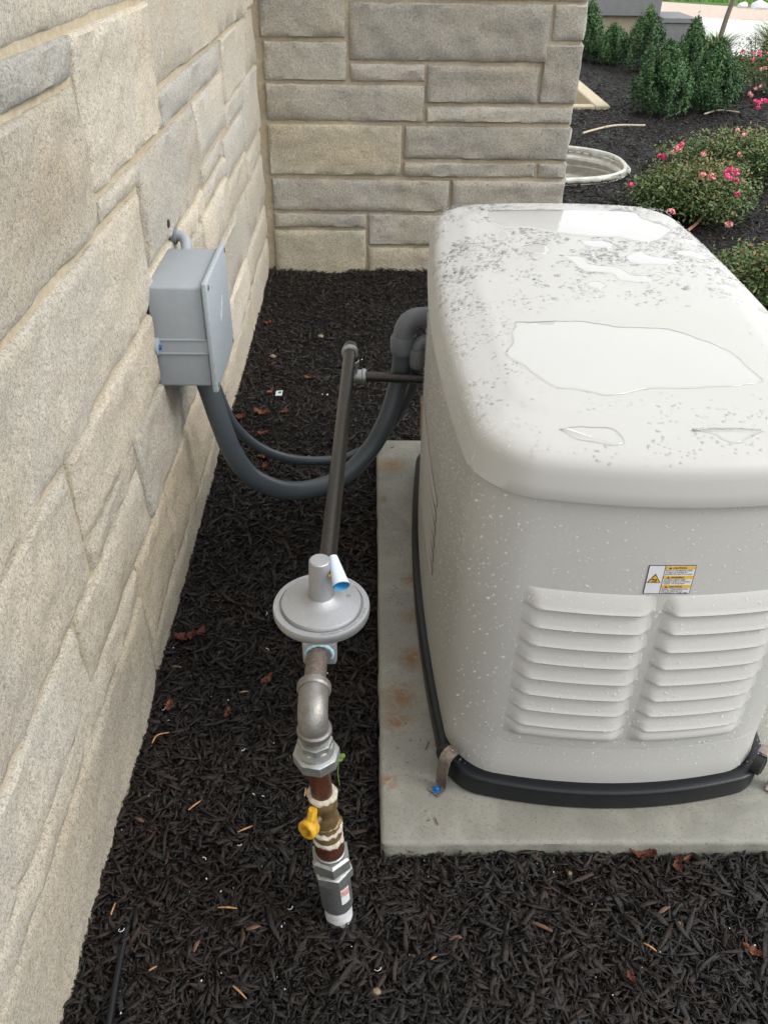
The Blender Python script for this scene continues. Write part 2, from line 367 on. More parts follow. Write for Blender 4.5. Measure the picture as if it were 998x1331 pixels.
# fine joints cut in the path
for pts in ([(4.9, 11.0), (9.5, 13.5)], [(3.4, 18.3), (4.6, 13.2)]):
    a, b = Vector((*pts[0], .012)), Vector((*pts[1], .012)); p = (b-a).cross(Vector((0, 0, 1))).normalized()*.012
    tag(mesh_from('path_joint', [a-p, b-p, b+p, a+p], [(0, 1, 2, 3)], M['dark'], smooth=False), kind='structure')

# ================================================================== STONE WALLS
def stone_mesh(u0, u1, v0, v1, fn, seed, parent, tint, cell=.022, rough=1.0):
    g = .0; w_, h_ = u1-u0, v1-v0
    nu = max(4, min(64, int(w_/cell))); nv = max(3, min(20, int(h_/cell)))
    V = []; F = []
    so = seed*7.31; base_ = v0 < 0; tu = 0 if base_ else random.uniform(-.03, .03)*rough; tv = 0 if base_ else random.uniform(-.04, .04)*rough
    if base_: rough *= .6
    us = [0] + [.006/w_*.9] + list(np.linspace(0, 1, nu+1)[1:-1]) + [1-.006/w_*.9] + [1]
    vsn = [0] + [.006/h_*.9] + list(np.linspace(0, 1, nv+1)[1:-1]) + [1-.006/h_*.9] + [1]
    nU, nV = len(us), len(vsn)
    for b in vsn:
        for a in us:
            u, v = u0+a*w_, v0+b*h_
            e = min(a*w_, (1-a)*w_, b*h_, (1-b)*h_)
            fu, fv = u*1.0, v*1.0
            k = .5*math.exp(-e/.03)
            ju = (.0030*nz(fv*22, so, 1)+.0030*nz(fv*90, so, 4))*(1 if e < .012 else 0)
            jv = (.0030*nz(fu*18, so, 7)+.0025*nz(fu*60, so, 9))*(1 if e < .012 else 0)
            d = .0050*fbm(fu*5+so, fv*8, so, 2)+.0050*fbm(fu*20+so, fv*34, so, 4)+.0026*fbm(fu*75, fv*90, so, 2)
            d += abs(nz(fu*11+fv*7, so, 3))*.005
            q_ = fbm(fu*3.6+so, fv*8.5, so+3, 3)*1.8; fl_ = math.floor(q_); fr_ = q_-fl_; d += .0036*(fl_+min(1, fr_/.12))
            d = d*rough + tu*(a-.5)*w_*.25 + tv*(b-.5)*h_*.5
            d = max(d + .002, -.002 + .2*(d+.002)) + .0035
            d = d*(1-.35*math.exp(-e/.006)) - .0035*math.exp(-e/.0020)
            V.append(fn(u+ju, v+jv, d))
    for j in range(nV-1):
        for i in range(nU-1): a = j*nU+i; F.append((a, a+1, a+nU+1, a+nU))
    loop = [i for i in range(nU)] + [j*nU+nU-1 for j in range(1, nV)] + [(nV-1)*nU+i for i in range(nU-2, -1, -1)] + [j*nU for j in range(nV-2, 0, -1)]
    base = len(V)
    for idx in loop:
        j, i = divmod(idx, nU); u, v = u0+us[i]*w_, v0+vsn[j]*h_
        V.append(fn(u+(u-(u0+u1)/2)/w_*.003, v+(v-(v0+v1)/2)/h_*.003, -.016))
    L = len(loop)
    for k in range(L): F.append((loop[k], loop[(k+1) % L], base+(k+1) % L, base+k))
    me = bpy.data.meshes.new('stone'); me.from_pydata([tuple(Vector(p)) for p in V], [], F); me.update(); fix_normals(me)
    me.materials.append(M['stone']); shade(me, 42)
    o = bpy.data.objects.new('stone', me); link(o, parent); o.color = (*tint, 1); return o
WX = -.468; WY = 3.909; RX = .866
lw = empty('stone_wall', (0, 0, 0), 'long pale limestone wall running along the left side with the grey box on it', 'wall')
bw = empty('stone_wall', (0, 0, 0), 'limestone wall facing the camera behind the generator, tinted darker for shade, ending at an outside corner', 'wall')
f_left = lambda u, v, d: (WX+d-.007, u, v)
f_back = lambda u, v, d: (u, WY-d+.003, v)
f_ret = lambda u, v, d: (RX+d-.003, u, v)
def core(parent, *b): obj_bm('mortar_core', box_bm(*b), M['mortar'], parent, smooth=False)
core(lw, -.95, -.4785, -2.6, WY+.0085, -.15, 3.2)
core(bw, -.95, RX-.0095, WY+.0095, 11.0, -.15, 1.80)
obj_bm('coping', box_bm(-.455, RX+.03, WY-.03, 11.0, 1.803, 1.87, .008, 1), M['cap'], bw)
LEFT = [(.065,1.325,-.09,.243),(-2.6,.05,-.09,.243),(1.34,2.5,-.09,.090),(2.515,3.2,-.09,.15),(3.215,3.895,-.09,.17),(1.34,1.612,.104,.318),(1.626,2.5,.104,.318),
 (2.515,3.2,.165,.318),(3.215,3.895,.185,.318),(-2.6,1.325,.257,.318),(-2.6,.995,.334,.470),(1.01,1.462,.334,.470),(1.125,1.462,.484,.532),(-2.6,1.108,.484,.700),
 (1.125,1.72,.546,.700),(1.735,2.40,.546,.69),(1.478,2.5,.334,.532),(2.515,3.3,.334,.532),(3.315,3.895,.334,.532),(2.415,2.89,.546,.69),(2.905,3.40,.546,.655),
 (3.415,3.895,.546,.63),(-2.6,1.76,.715,.940),(1.775,2.46,.705,.762),(2.475,2.89,.705,.752),(1.795,2.445,.777,.985),(2.905,3.41,.670,.795),(2.475,2.89,.767,.815),
 (2.46,3.0,.83,.985),(3.015,3.41,.810,.880),(3.015,3.655,.895,1.070),(3.425,3.895,.645,.880),(3.67,3.895,.895,1.08),(-2.6,1.49,.955,1.178),(1.507,1.778,.955,.992),
 (1.507,2.06,1.006,1.247),(2.075,3.0,1.0,1.07),(1.185,1.492,1.192,1.247),(-2.6,1.17,1.192,1.247),(-2.6,2.04,1.262,1.60),(2.055,3.655,1.085,1.60),(3.67,3.895,1.095,1.60)]
for i, (a, b, c, d) in enumerate(LEFT):
    segs = [(a, b)]
    if a < -2: segs = [(-2.6, -1.2), (-1.186, .12 if b > .2 else b), (.134, b)] if b > .3 else [(-2.6, -1.2), (-1.186, b)]
    for (p, q) in segs:
        warm = .0 if c > .25 else 1.0
        k = random.uniform(.84, 1.12); wm = random.uniform(-.03, .05) + .06*warm
        t = (k*(1.09+wm*.5), k*(1.055-wm*.1), k*(1.0-wm*1.0))
        if (a, b) == (1.185, 1.492): t = (.86, .87, .87)
        if (a, b) == (2.075, 3.0): t = (.86, .86, .86)
        stone_mesh(p, q, c, d, f_left, i+1, lw, t, cell=.02 if b < 2.7 and q > .1 else .05)
def courses(parent, fn, ua, ub, za, zb, seed, cell=.06, tb=1.0):
    r = random.Random(seed); z = za; n = 500+seed*40
    while z < zb-.05:
        h = r.choice([.09, .14, .19, .23, .06]); h = min(h, zb-z); u = ua
        while u < ub-.02:
            l = r.uniform(.35, .95); e = u+l
            if ub-e < .2: e = ub
            k = r.uniform(.85, 1.1)*tb; n += 1
            stone_mesh(u, e-.014, z, z+h-.014, fn, n, parent, (k, k*.985, k*.95), cell=cell); u = e
        z += h
courses(lw, f_left, -2.6, 3.91, 1.615, 3.18, 1, tb=1.05)
BACK = dict(S1=(-.447,-.105,.981,1.17),S2=(-.44,-.101,.823,.965),S3=(-.087,.724,.901,1.107),S4=(-.085,.222,.824,.887),S5=(.236,.700,.745,.885),S6=(-.44,.224,.669,.809),
 S7=(.238,.858,.669,.731),S8=(.738,.866,.980,1.107),S9=(.714,.870,.747,.966),S10=(-.441,.134,.447,.652),S11=(.149,.862,.519,.652),S12=(.149,.728,.444,.503),S13=(.742,.864,.444,.503),
 S14=(-.436,.352,.291,.428),S15=(.366,.866,.293,.428),S16=(-.436,-.020,.217,.277),S17=(-.006,.465,.140,.277),S17b=(.48,.864,.140,.277),S18=(-.441,-.020,-.06,.203),S19=(-.006,.475,-.06,.126),S20=(.49,.866,-.06,.126))
for i, (kx, (a, b, c, d)) in enumerate(BACK.items()):
    k = random.uniform(.66, .80); wm = .01  # darker tints put the shade of this face into the stone colour
    if kx in ('S18', 'S19', 'S20', 'S10'): k = .82; wm = .07
    if kx in ('S3', 'S5'): k = .64
    stone_mesh(a, b, c, d, f_back, 100+i, bw, (k*(1+wm*.5), k*.985, k*(.95-wm*1.5)), cell=.022, rough=1.1)
courses(bw, f_back, -.447, .866, 1.184, 1.80, 3, tb=.75)
# the top of the big middle stone reaches its own bed at 1.107, a thin course evens it out
stone_mesh(-.087, .866, 1.121, 1.17, f_back, 140, bw, (.74, .73, .70))
courses(bw, f_ret, 3.925, 11.0, -.06, 1.80, 5, cell=.1)

# ================================================================== CONCRETE PAD
PZ = .045
bm = box_bm(.023, .90, .886, 2.305, -.06, PZ)
tops = [e for e in bm.edges if all(v.co.z > PZ-.001 for v in e.verts)] + [e for e in bm.edges if abs(e.verts[0].co.z-e.verts[1].co.z) > .05]
bmesh.ops.bevel(bm, geom=tops, offset=.009, segments=3, affect='EDGES', profile=.5)
bmesh.ops.subdivide_edges(bm, edges=[e for e in bm.edges if e.calc_length() > .3], cuts=60, use_grid_fill=True)
for v in bm.verts:
    k = .0016*nz(v.co.x*30, v.co.y*30, v.co.z*20)+.001*nz(v.co.x*90, v.co.y*90, 5)
    if v.co.z < PZ-.006: v.co.x += k*2; v.co.y += k*2
pad = obj_bm('concrete_pad', bm, M['concrete'], sharp=40)
tag(pad, 'low grey concrete pad with rust stains and rounded edge under the generator', 'pad')

# ================================================================== GENERATOR
GX, GY = .4545, 1.590
def outline(W, L, rc, n_arc=10, n_s=22):
    """rounded rectangle with bowed sides; same sampling for every ring"""
    P = []
    cs = [(W-rc, L-rc, 0), (-(W-rc), L-rc, PI/2), (-(W-rc), -(L-rc), PI), (W-rc, -(L-rc), 1.5*PI)]
    for q, (cx, cy, a0) in enumerate(cs):
        for k in range(n_arc+1):
            a = a0+PI/2*k/n_arc; P.append((cx+rc*math.cos(a), cy+rc*math.sin(a)))
        nx_, ny_, na = cs[(q+1) % 4]
        ax, ay = P[-1]; bx, by = nx_+rc*math.cos(na), ny_+rc*math.sin(na)
        for k in range(1, n_s): t = k/n_s; P.append((ax+(bx-ax)*t, ay+(by-ay)*t))
    out = []
    for x, y in P:
        u = min(1, abs(y)/.612); X = x*(.900+.100*(1-u*u)); Y = y*(1-.40*x*x/.60)
        out.append((GX+X, GY+Y))
    return out
W0, L0 = .332, .6145
def rings_bm(spec, cap_top=True, cap_bot=False):
    bm = bmesh.new(); R_ = []
    for dw, dl, rc, z in spec: R_.append([bm.verts.new((x, y, z)) for x, y in outline(W0-dw, L0-dl, rc)])
    n = len(R_[0])
    for a, b in zip(R_, R_[1:]):
        for k in range(n): bm.faces.new((a[k], a[(k+1) % n], b[(k+1) % n], b[k]))
    if cap_top: bm.faces.new(R_[-1])
    if cap_bot: bm.faces.new(R_[0][::-1])
    return bm
gen = empty('generator', (GX, GY, PZ), 'large bisque standby generator with rain-wet lid standing on the concrete pad', 'generator')
TOPZ = .8078
LID_Z = [.7258, .7755, .7835, .7895, .7940, .7980, .8005, .8022, .8045, .8068, .8078]
LID_SPEC = ([(.020, .02, .085, .738), (.012, .010, .09, .734), (.0035, .0030, .092, .7250), (.0008, .0006, .092, .7245), (0, 0, .092, .7258), (.0045, .0025, .091, .745), (.0095, .0055, .089, .766), (.0125, .0075, .088, .7755), (.0175, .0110, .086, .7835),
                (.027, .0175, .082, .7895), (.040, .026, .077, .7940), (.056, .042, .07, .7980), (.066, .080, .065, .8005), (.074, .108, .06, .8022), (.082, .120, .06, .8045), (.092, .132, .055, .8068), (.105, .146, .05, TOPZ)])
tilt = lambda y: .020*max(0, (y-GY+.40)/1.0)
lid = rings_bm(LID_SPEC)
for v in lid.verts: v.co.z += tilt(v.co.y)
lido = obj_bm('lid', lid, M['paint'], gen, sharp=38)
for kq in (66, 104):
    PP = [Vector((*outline(W0-a_, L0-b_, c_)[kq], z_+.0001)) for a_, b_, c_, z_ in LID_SPEC[4:12]]
    bm = bmesh.new(); tube(bm, catmull(PP, 4), .0011, 6); obj_bm('lid_seam', bm, M['paint'], lido, sharp=180)
body = rings_bm([(.010, .010, .08, .05), (.003, .001, .085, .100), (.0035, .003, .09, .14), (.0035, .0045, .09, .1880), (.0055, .0065, .09, .1888), (.0055, .0065, .09, .1900), (.0030, .0040, .09, .1908),
                 (.003, .003, .09, .30), (.004, .002, .09, .45), (.007, .006, .09, .60), (.013, .012, .09, .745)], cap_top=True, cap_bot=True)
obj_bm('body', body, M['paint'], gen, sharp=50)
band = rings_bm([(-.004, -.012, .075, PZ+.001), (-.012, -.020, .07, PZ+.004), (-.0135, -.0215, .07, PZ+.043), (-.0125, -.0205, .07, PZ+.047), (-.009, -.017, .072, PZ+.0495), (-.003, -.008, .075, PZ+.050), (.006, .003, .08, PZ+.050), (.012, .02, .08, PZ+.040)], cap_bot=True)
obj_bm('base_band', band, M['rubber'], gen, sharp=50)
def front_y(x, z):
    dx = x-GX; ins = np.interp(z, [.14, .3, .45, .6, .748], [.003, .003, .002, .006, .012]); L = L0-ins
    dx /= .905; return GY - L*(1-.40*dx*dx/.60)
def left_x(y, z):
    u = min(1, abs(y-GY)/.612); ins = np.interp(z, [.14, .3, .45, .6, .748], [.0035, .003, .004, .007, .013]); return GX-(W0-ins)*(.900+.100*(1-u*u))
# louvers stamped in the front panel: 9 rows x 2
def louver(x0, x1, zt, hgt, dep, soft=False, side=False):
    nu, nv = 30, 10; V = []; F = []
    for j in range(nv+1):
        b = j/nv
        for i in range(nu+1):
            a = i/nu
            e = min(a, 1-a)*(x1-x0); zz = zt-hgt*b
            end = min(1, max(0, e-.0005)/.024); end = end*end*(3-2*end)
            d = dep*(b**.85)*end
            if soft: d = dep*.75*math.sin(PI*b)**.9*end
            if b > .88 and not soft: d = dep*end*(1-.12*((b-.88)/.12)**2)
            x = x0+(x1-x0)*a
            zz -= .003*(1-end)*-1
            V.append((x, front_y(x, zz)-d+.0006, zz) if not side else (left_x(x, zz)-d-.001, x, zz))
    for j in range(nv):
        for i in range(nu): a = j*(nu+1)+i; F.append((a, a+1, a+nu+2, a+nu+1))
    base = len(V)
    for i in range(nu+1):                                  # underside returning to the panel
        x = x0+(x1-x0)*i/nu; zz = zt-hgt
        V.append((x, front_y(x, zz)+.003, zz+.003) if not side else (left_x(x, zz)+.003, x, zz+.003))
    for i in range(nu): F.append((nv*(nu+1)+i, nv*(nu+1)+i+1, base+i+1, base+i))
    o = mesh_from('louver', V, F, M['paint'], gen, sharp=60); return o
ROW0, PITCH = .557, .0385
for r in range(9):
    zt = ROW0-.0006-r*PITCH
    for s in (-1, 1):
        a, b = (GX-.212, GX-.004) if s < 0 else (GX+.004, GX+.212)
        louver(a, b, zt, .0350 if r < 8 else .036, .0150, soft=(r == 8))
for r in range(6):
    louver(1.34, 1.74, .48-r*.034, .018, .0028, side=True)
# warning label on the front panel
def fplate(name, x0, x1, z0, z1, lift, mat, parent, skew=0):
    V = []; F = []; n = 6
    for zz in (z0, z1):
        for i in range(n+1):
            x = x0+(x1-x0)*i/n; V.append((x, front_y(x, zz)-lift, zz))
    for i in range(n): F.append((i, i+1, n+2+i, n+1+i))
    # thickness
    m_ = len(V)
    for (x, y, zz) in V[:m_]: pass
    V += [(x, y+.0004, zz) for x, y, zz in V[:m_]]
    ring = list(range(n+1))+list(range(2*n+1, n, -1))
    for k in range(len(ring)): a, b = ring[k], ring[(k+1) % len(ring)]; F.append((a, b, b+m_, a+m_))
    return mesh_from(name, V, F, mat, parent, smooth=False)
LX0, LX1, LZ0, LZ1 = .4225, .4950, .5600, .6150
lab = fplate('warning_label', LX0, LX1, LZ0, LZ1, .0010, M['dkpanel'], gen)
fplate('white_panel', LX0+.0012, LX0+.0245, LZ0+.0012, LZ1-.0012, .0014, M['lwhite'], lab)
fplate('white_panel', LX0+.0257, LX1-.0012, LZ0+.0012, LZ1-.0012, .0014, M['lwhite'], lab)
for k, zt in enumerate((LZ1-.0012, LZ1-.0192, LZ1-.0372)):
    fplate('yellow_bar', LX0+.0257, LX1-.0012, zt-.0058, zt, .0018, M['lyel'], lab)
def prism(name, pts, lift, mat, parent):
    n = len(pts); V = [(x, front_y(x, z)-lift, z) for x, z in pts]+[(x, front_y(x, z)-lift+.0004, z) for x, z in pts]
    F = [tuple(range(n)), tuple(range(2*n-1, n-1, -1))]+[(k, (k+1) % n, n+(k+1) % n, n+k) for k in range(n)]
    return mesh_from(name, V, F, mat, parent, smooth=False)
tx, tz = LX0+.0125, LZ0+.022
prism('warning_triangle', [(tx-.0105, tz), (tx+.0105, tz), (tx, tz+.0175)], .0018, M['black'], lab)
prism('triangle_fill', [(tx-.0085, tz+.0011), (tx+.0085, tz+.0011), (tx, tz+.0152)], .0022, M['lyel'], lab)
prism('triangle_symbol', [(tx-.0042, tz+.0022), (tx+.0042, tz+.0022), (tx+.0042, tz+.0034), (tx-.0042, tz+.0034)], .0026, M['black'], lab)
prism('triangle_symbol', [(tx-.004, tz+.0068), (tx-.001, tz+.0052), (tx+.0042, tz+.0055), (tx+.0035, tz+.0080), (tx-.0008, tz+.0070), (tx-.0028, tz+.0088)], .0026, M['black'], lab)
def text_on_front(s_, x, z, size, lift, mat, parent, name='lettering', bold=0, width=None):
    cu = bpy.data.curves.new('t', 'FONT'); cu.body = s_; cu.size = size; cu.extrude = 0; cu.offset = bold; cu.resolution_u = 1
    to = bpy.data.objects.new('t', cu); COL.objects.link(to)
    dg = bpy.context.evaluated_depsgraph_get(); me = bpy.data.meshes.new_from_object(to.evaluated_get(dg))
    bpy.data.objects.remove(to); off = origin(parent); me.name = name
    xs_ = [v.co.x for v in me.vertices]; w_ = max(xs_)-min(xs_); k = (width/w_) if width else 1
    for v in me.vertices:
        X = x+v.co.x*k; Z = z+v.co.y; v.co = Vector((X, front_y(X, Z)-lift, Z))-off
    me.materials.clear(); me.materials.append(mat); return link(bpy.data.objects.new(name, me), parent)
for k, wd in enumerate(('CAUTION', 'WARNING', 'CAUTION')):
    zt = LZ1-.0012-.018*k
    text_on_front(wd, LX0+.037, zt-.0049, .0054, .0021, M['black'], lab, bold=.0001, width=.020)
    prism('alert_mark', [(LX0+.0305, zt-.0050), (LX0+.0350, zt-.0050), (LX0+.03275, zt-.0010)], .0021, M['black'], lab)
    for q, tt in enumerate((('HOT SURFACES.', 'TO REDUCE THE RISK OF', 'BURNS DO NOT TOUCH'), ('MOVING PARTS. KEEP', 'HANDS AND CLOTHING', 'CLEAR OF THE FAN'), ('READ THE MANUAL', 'BEFORE SERVICE OR', 'OPENING THE LID'))[k]):
        text_on_front(tt, LX0+.0270, zt-.0093-.0036*q, .0036, .0018, M['black'], lab, bold=.00004, width=.041-.008*((q+k) % 2))
# hold-down clips over the band, with screws into the pad
def clip(s):
    bm = bmesh.new()
    a = math.radians(35); d = Vector((-s*math.sin(a)*-1, 0, 0))
    c = Vector((GX+s*.300, GY-.570, 0)); o = Vector((s*.72, -.69, 0)).normalized(); t = Vector((o.y, -o.x, 0))
    prof = [(-.004, .128), (.004, .130), (.016, .1295), (.0245, .124), (.0285, .112), (.031, .090), (.031, .0505), (.033, .0478), (.055, .0473)]
    hw = .0125
    L1 = []; 
    for k, (r, z) in enumerate(prof):
        w_ = hw*(.8 if k == 0 else 1)
        L1.append([bm.verts.new(c+o*(r-.012)+t*sg*w_+Vector((0, 0, z+th))) for th, sg in ((0, -1), (0, 1), (.0022, 1), (.0022, -1))])
    for p, q in zip(L1, L1[1:]):
        for k in range(4): bm.faces.new((p[k], p[(k+1) % 4], q[(k+1) % 4], q[k]))
    bm.faces.new(L1[0]); bm.faces.new(L1[-1][::-1])
    # extra thickness outwards on the vertical run
    for p in L1[4:7]:
        for v in p[2:]: v.co += o*.0022
    cl = obj_bm('hold_down_clip', bm, M['steel'], gen, sharp=40)
    bm = bmesh.new(); bp = c+o*.033+Vector((0, 0, .0495))
    lathe(bm, bp, (0, 0, 1), [(.009, 0), (.009, .0012), (.0065, .002)], 20); lathe(bm, bp+Vector((0, 0, .002)), (0, 0, 1), [(.0058, 0), (.0056, .0045), (.004, .0055)], 6)
    obj_bm('screw', bm, M['bolt'], cl)
    bm = bmesh.new(); p0 = c - o*.012
    V = []
    bm = bmesh.new(); lathe(bm, c+o*-.004+t*.0165+Vector((0, 0, .105)), o, [(.016, -.01), (.017, .006), (.012, .009)], 14)
    for v in bm.verts: v.co.z = .105+(v.co.z-.105)*1.3
    obj_bm('clip_slot', bm, M['dark'], gen)
clip(-1); clip(1)
# small tan foam edged slot on the near side and a bolt by the band
bm = box_bm(left_x(1.95, .33)-.004, left_x(1.95, .33)+.01, 1.925, 1.975, .28, .375, .004); sl_ = obj_bm('side_slot_seal', bm, M['foam'], gen)
obj_bm('slot_opening', box_bm(left_x(1.95, .33)-.0055, left_x(1.95, .33), 1.935, 1.965, .295, .36, .003), M['dark'], sl_)
# thin moulded seam running over the lid's near left corner
def lid_z(x, y):
    dx, dy = abs(x-GX), abs(y-GY)
    u = min(1, dy/.612); X = dx/(.900+.100*(1-u*u)); Y = dy/(1-.40*X*X/.60)
    ew = W0-X; el = L0-Y
    kw = np.interp(ew, [0, .0125, .0175, .027, .040, .056, .066, .074, .082, .092, .105], LID_Z)
    kl = np.interp(el, [0, .0075, .0110, .0175, .026, .042, .080, .108, .120, .132, .146], LID_Z)
    return min(kw, kl)+tilt(y), min(ew, el)

# ---- puddles lying on the lid
def puddle(label, pts, group='rain puddles on the generator lid', sub=5, jit=.0042, th=.0028):
    P = catmull([Vector((x, y, 0)) for x, y in pts]+[Vector((*pts[0], 0))], sub)[:-1]
    c = sum(P, Vector())/len(P); n = len(P); P2 = []
    for i, p in enumerate(P):
        d = (P[(i+1) % n]-P[i-1]); nr = Vector((d.y, -d.x, 0)).normalized()
        P2.append(p+nr*jit*(nz(p.x*45, p.y*45, 1)+.6*nz(p.x*110, p.y*110, 3)))
    P = P2; area = sum(P[i].x*P[(i+1) % n].y-P[(i+1) % n].x*P[i].y for i in range(n)); sg = 1 if area > 0 else -1
    N = []
    for i in range(n):
        d = (P[(i+1) % n]-P[i-1]); N.append(Vector((-d.y, d.x, 0)).normalized()*sg)
    bm = bmesh.new(); R_ = []
    zt = max(lid_z(p.x, p.y)[0] for p in P)+th if False else None
    for ins, h in ((0, .0001), (.0006, .45*th), (.0013, .8*th), (.0022, .96*th), (.0030 if len(pts) < 13 else .0045, th)):
        ring = []
        for p, q in zip(P, N):
            v = p+q*ins; z = lid_z(v.x, v.y)[0]+h; ring.append(bm.verts.new((v.x, v.y, z)))
        R_.append(ring)
    for a, b in zip(R_, R_[1:]):
        for k in range(n): bm.faces.new((a[k], a[(k+1) % n], b[(k+1) % n], b[k]))
    f = bm.faces.new(R_[-1]); bmesh.ops.triangulate(bm, faces=[f])
    o = obj_bm('puddle', bm, M['water'], sharp=180)
    if sum(p.normal.z for p in o.data.polygons) < 0: o.data.flip_normals()
    o.data.materials.append(M['rim'])
    for p_ in o.data.polygons:
        if p_.normal.z < .93: p_.material_index = 1
    return tag(o, label, 'puddle', group)
PUD = [[(.262,1.425),(.373,1.432),(.438,1.412),(.50,1.405),(.537,1.396),(.576,1.36),(.613,1.305),(.62,1.258),(.628,1.215),(.602,1.195),(.513,1.182),(.434,1.180),(.375,1.157),(.337,1.170),(.285,1.190),(.255,1.247),(.228,1.298),(.244,1.34),(.25,1.39)],
       [(.290,2.070),(.461,2.085),(.60,2.085),(.640,2.072),(.645,2.02),(.690,1.950),(.655,1.885),(.610,1.850),(.555,1.880),(.50,1.885),(.419,1.910),(.36,1.940),(.30,1.945),(.275,2.00)]]
puddle('broad clear rain puddle on the near half of the lid', PUD[0]); puddle('bright mirror-like rain puddle across the far end of the lid', PUD[1])
SMALL = [('long thin puddle just in front of the big far puddle', [(.46,1.865),(.52,1.860),(.535,1.830),(.495,1.815),(.47,1.835)]),
 ('jagged branching puddle in the middle of the lid', [(.40,1.77),(.45,1.76),(.455,1.72),(.51,1.70),(.53,1.66),(.565,1.655),(.56,1.62),(.50,1.63),(.49,1.665),(.435,1.68),(.42,1.73)]),
 ('pointed puddle right of the jagged one, shaped like a leaf', [(.54,1.76),(.58,1.80),(.60,1.77),(.655,1.745),(.62,1.72),(.55,1.725)]),
 ('narrow oval puddle near the right edge of the lid', [(.655,1.80),(.70,1.81),(.73,1.785),(.70,1.765),(.66,1.775)]),
 ('slim puddle by the right edge behind the oval one', [(.70,1.90),(.735,1.905),(.75,1.88),(.71,1.87)]),
 ('small crooked puddle close to the lid left side', [(.33,1.82),(.37,1.84),(.39,1.80),(.365,1.775),(.335,1.79)]),
 ('tiny puddle between the jagged one and the broad near puddle', [(.42,1.61),(.45,1.625),(.465,1.60),(.44,1.585)]),
 ('faint wide puddle on the sloping front edge of the lid', [(.275,1.066),(.315,1.072),(.355,1.066),(.365,1.035),(.34,1.026),(.30,1.040)]),
 ('slender puddle at the right on the sloping front edge of the lid', [(.47,1.064),(.52,1.070),(.575,1.066),(.56,1.056),(.53,1.034),(.51,1.038),(.50,1.054)])]
for l, p in SMALL: puddle(l, p, sub=6, jit=.003, th=.0020 if 'front edge' not in l else .0026)
def in_poly(x, y, P):
    c = False; j = len(P)-1
    for i in range(len(P)):
        if (P[i][1] > y) != (P[j][1] > y) and x < (P[j][0]-P[i][0])*(y-P[i][1])/(P[j][1]-P[i][1])+P[i][0]: c = not c
        j = i
    return c
# ---- beads of rain over lid and sides: flattened caps standing on the surface
def drops(name, items, mat, n=8, label=None, cat=None):
    """items: (pos, normal, r, flat, stretch, ang)"""
    rings = [(1.0, 0.0), (.93, .38), (.68, .75), (.32, .95)]
    V = []; F = []; b = 0
    for p, nr, r, fl, st, an in items:
        x, y, d = frame(nr); ca, sa = math.cos(an), math.sin(an); X = x*ca+y*sa; Y = -x*sa+y*ca
        ph = random.uniform(0, 6); am = .18*(r > .0018)
        for q, h in rings:
            for k in range(n):
                t = 2*PI*k/n; w_ = 1+am*math.sin(2*t+ph)+am*.6*math.sin(3*t+ph*2)
                V.append(p+X*(math.cos(t)*q*r*st*w_)+Y*(math.sin(t)*q*r*w_)+d*(h*r*fl-.00008))
        V.append(p+d*(r*fl)); 
        for j in range(3):
            for k in range(n): F.append((b+j*n+k, b+j*n+(k+1) % n, b+(j+1)*n+(k+1) % n, b+(j+1)*n+k))
        for k in range(0, n, 2): F.append((b+3*n+k, b+3*n+(k+1) % n, b+3*n+(k+2) % n, b+4*n))
        b = len(V)
    Va = np.array([tuple(v) for v in V]); o = fast_mesh(name, Va, np.array(F), mat, smooth=True); link(o)
    return tag(o, label, cat, kind='stuff')
items = []; allp = [q for q in PUD]+[p for _, p in SMALL]
tries = 0
while len(items) < 5600 and tries < 90000:
    tries += 1; x = random.uniform(.13, .78); y = random.uniform(.985, 2.17); z, e = lid_z(x, y)
    if e < .012: continue
    if any(in_poly(x, y, P) for P in allp): continue
    dn = .05
    if y > 1.52: dn = .25+.75*min(1, (y-1.5)/.35)
    if x < .30: dn = max(dn, .35)
    if y < 1.13: dn = .25
    cl = fbm(x*9, y*9, 4, 2); dn *= max(.05, .55+1.6*cl)
    if random.random() > dn: continue
    r = .0009+random.expovariate(1/.0011); r = min(r, .0055)
    if y < 1.5: r = min(r, .0022)
    dz = Vector(((lid_z(x-.002, y)[0]-lid_z(x+.002, y)[0])/.004, (lid_z(x, y-.002)[0]-lid_z(x, y+.002)[0])/.004, 1)).normalized()
    items.append((Vector((x, y, z)), dz, r, .42 if r > .002 else .55, random.uniform(1, 1.9 if r > .002 else 1.2), random.uniform(0, 3)))
drops('rain_beads_on_lid', items, M['drop'], label='scattered clear rain beads standing on the lid of the generator', cat='raindrops')
items = []
for k in range(3600):                                      # front panel
    x = random.uniform(GX-.30, GX+.31); z = random.uniform(.10, .73)
    if LX0-.004 < x < LX1+.004 and LZ0-.004 < z < LZ1+.004: continue
    y = front_y(x, z); d = Vector((-(front_y(x+.002, z)-front_y(x-.002, z))/.004*-1, -1, 0)).normalized()
    if abs(x-GX) < .215 and .212 < z < .558:
        row = (ROW0-z)/PITCH; b = row-int(row); e = min(abs(abs(x-GX)-.004), abs(.212-abs(x-GX))); en = math.sin(min(1, e/.04)*PI/2)
        y -= .0135*(min(b/.9, 1)**.85)*en+.001; d = Vector((0, -1, .35)).normalized()
        if b > .86: continue
    items.append((Vector((x, y, z)), d, min(.0026, .0005+random.expovariate(1/.0005)), .6, 1.0, 0))
for k in range(4800):                                      # near side and lid rim
    y = random.uniform(1.06, 2.1); z = .74-abs(random.gauss(0, .25))
    if z < .11: continue
    x = left_x(y, z); items.append((Vector((x, y, z)), Vector((-1, 0, 0)), random.uniform(.0006, .0014), .6, 1.0, 0))
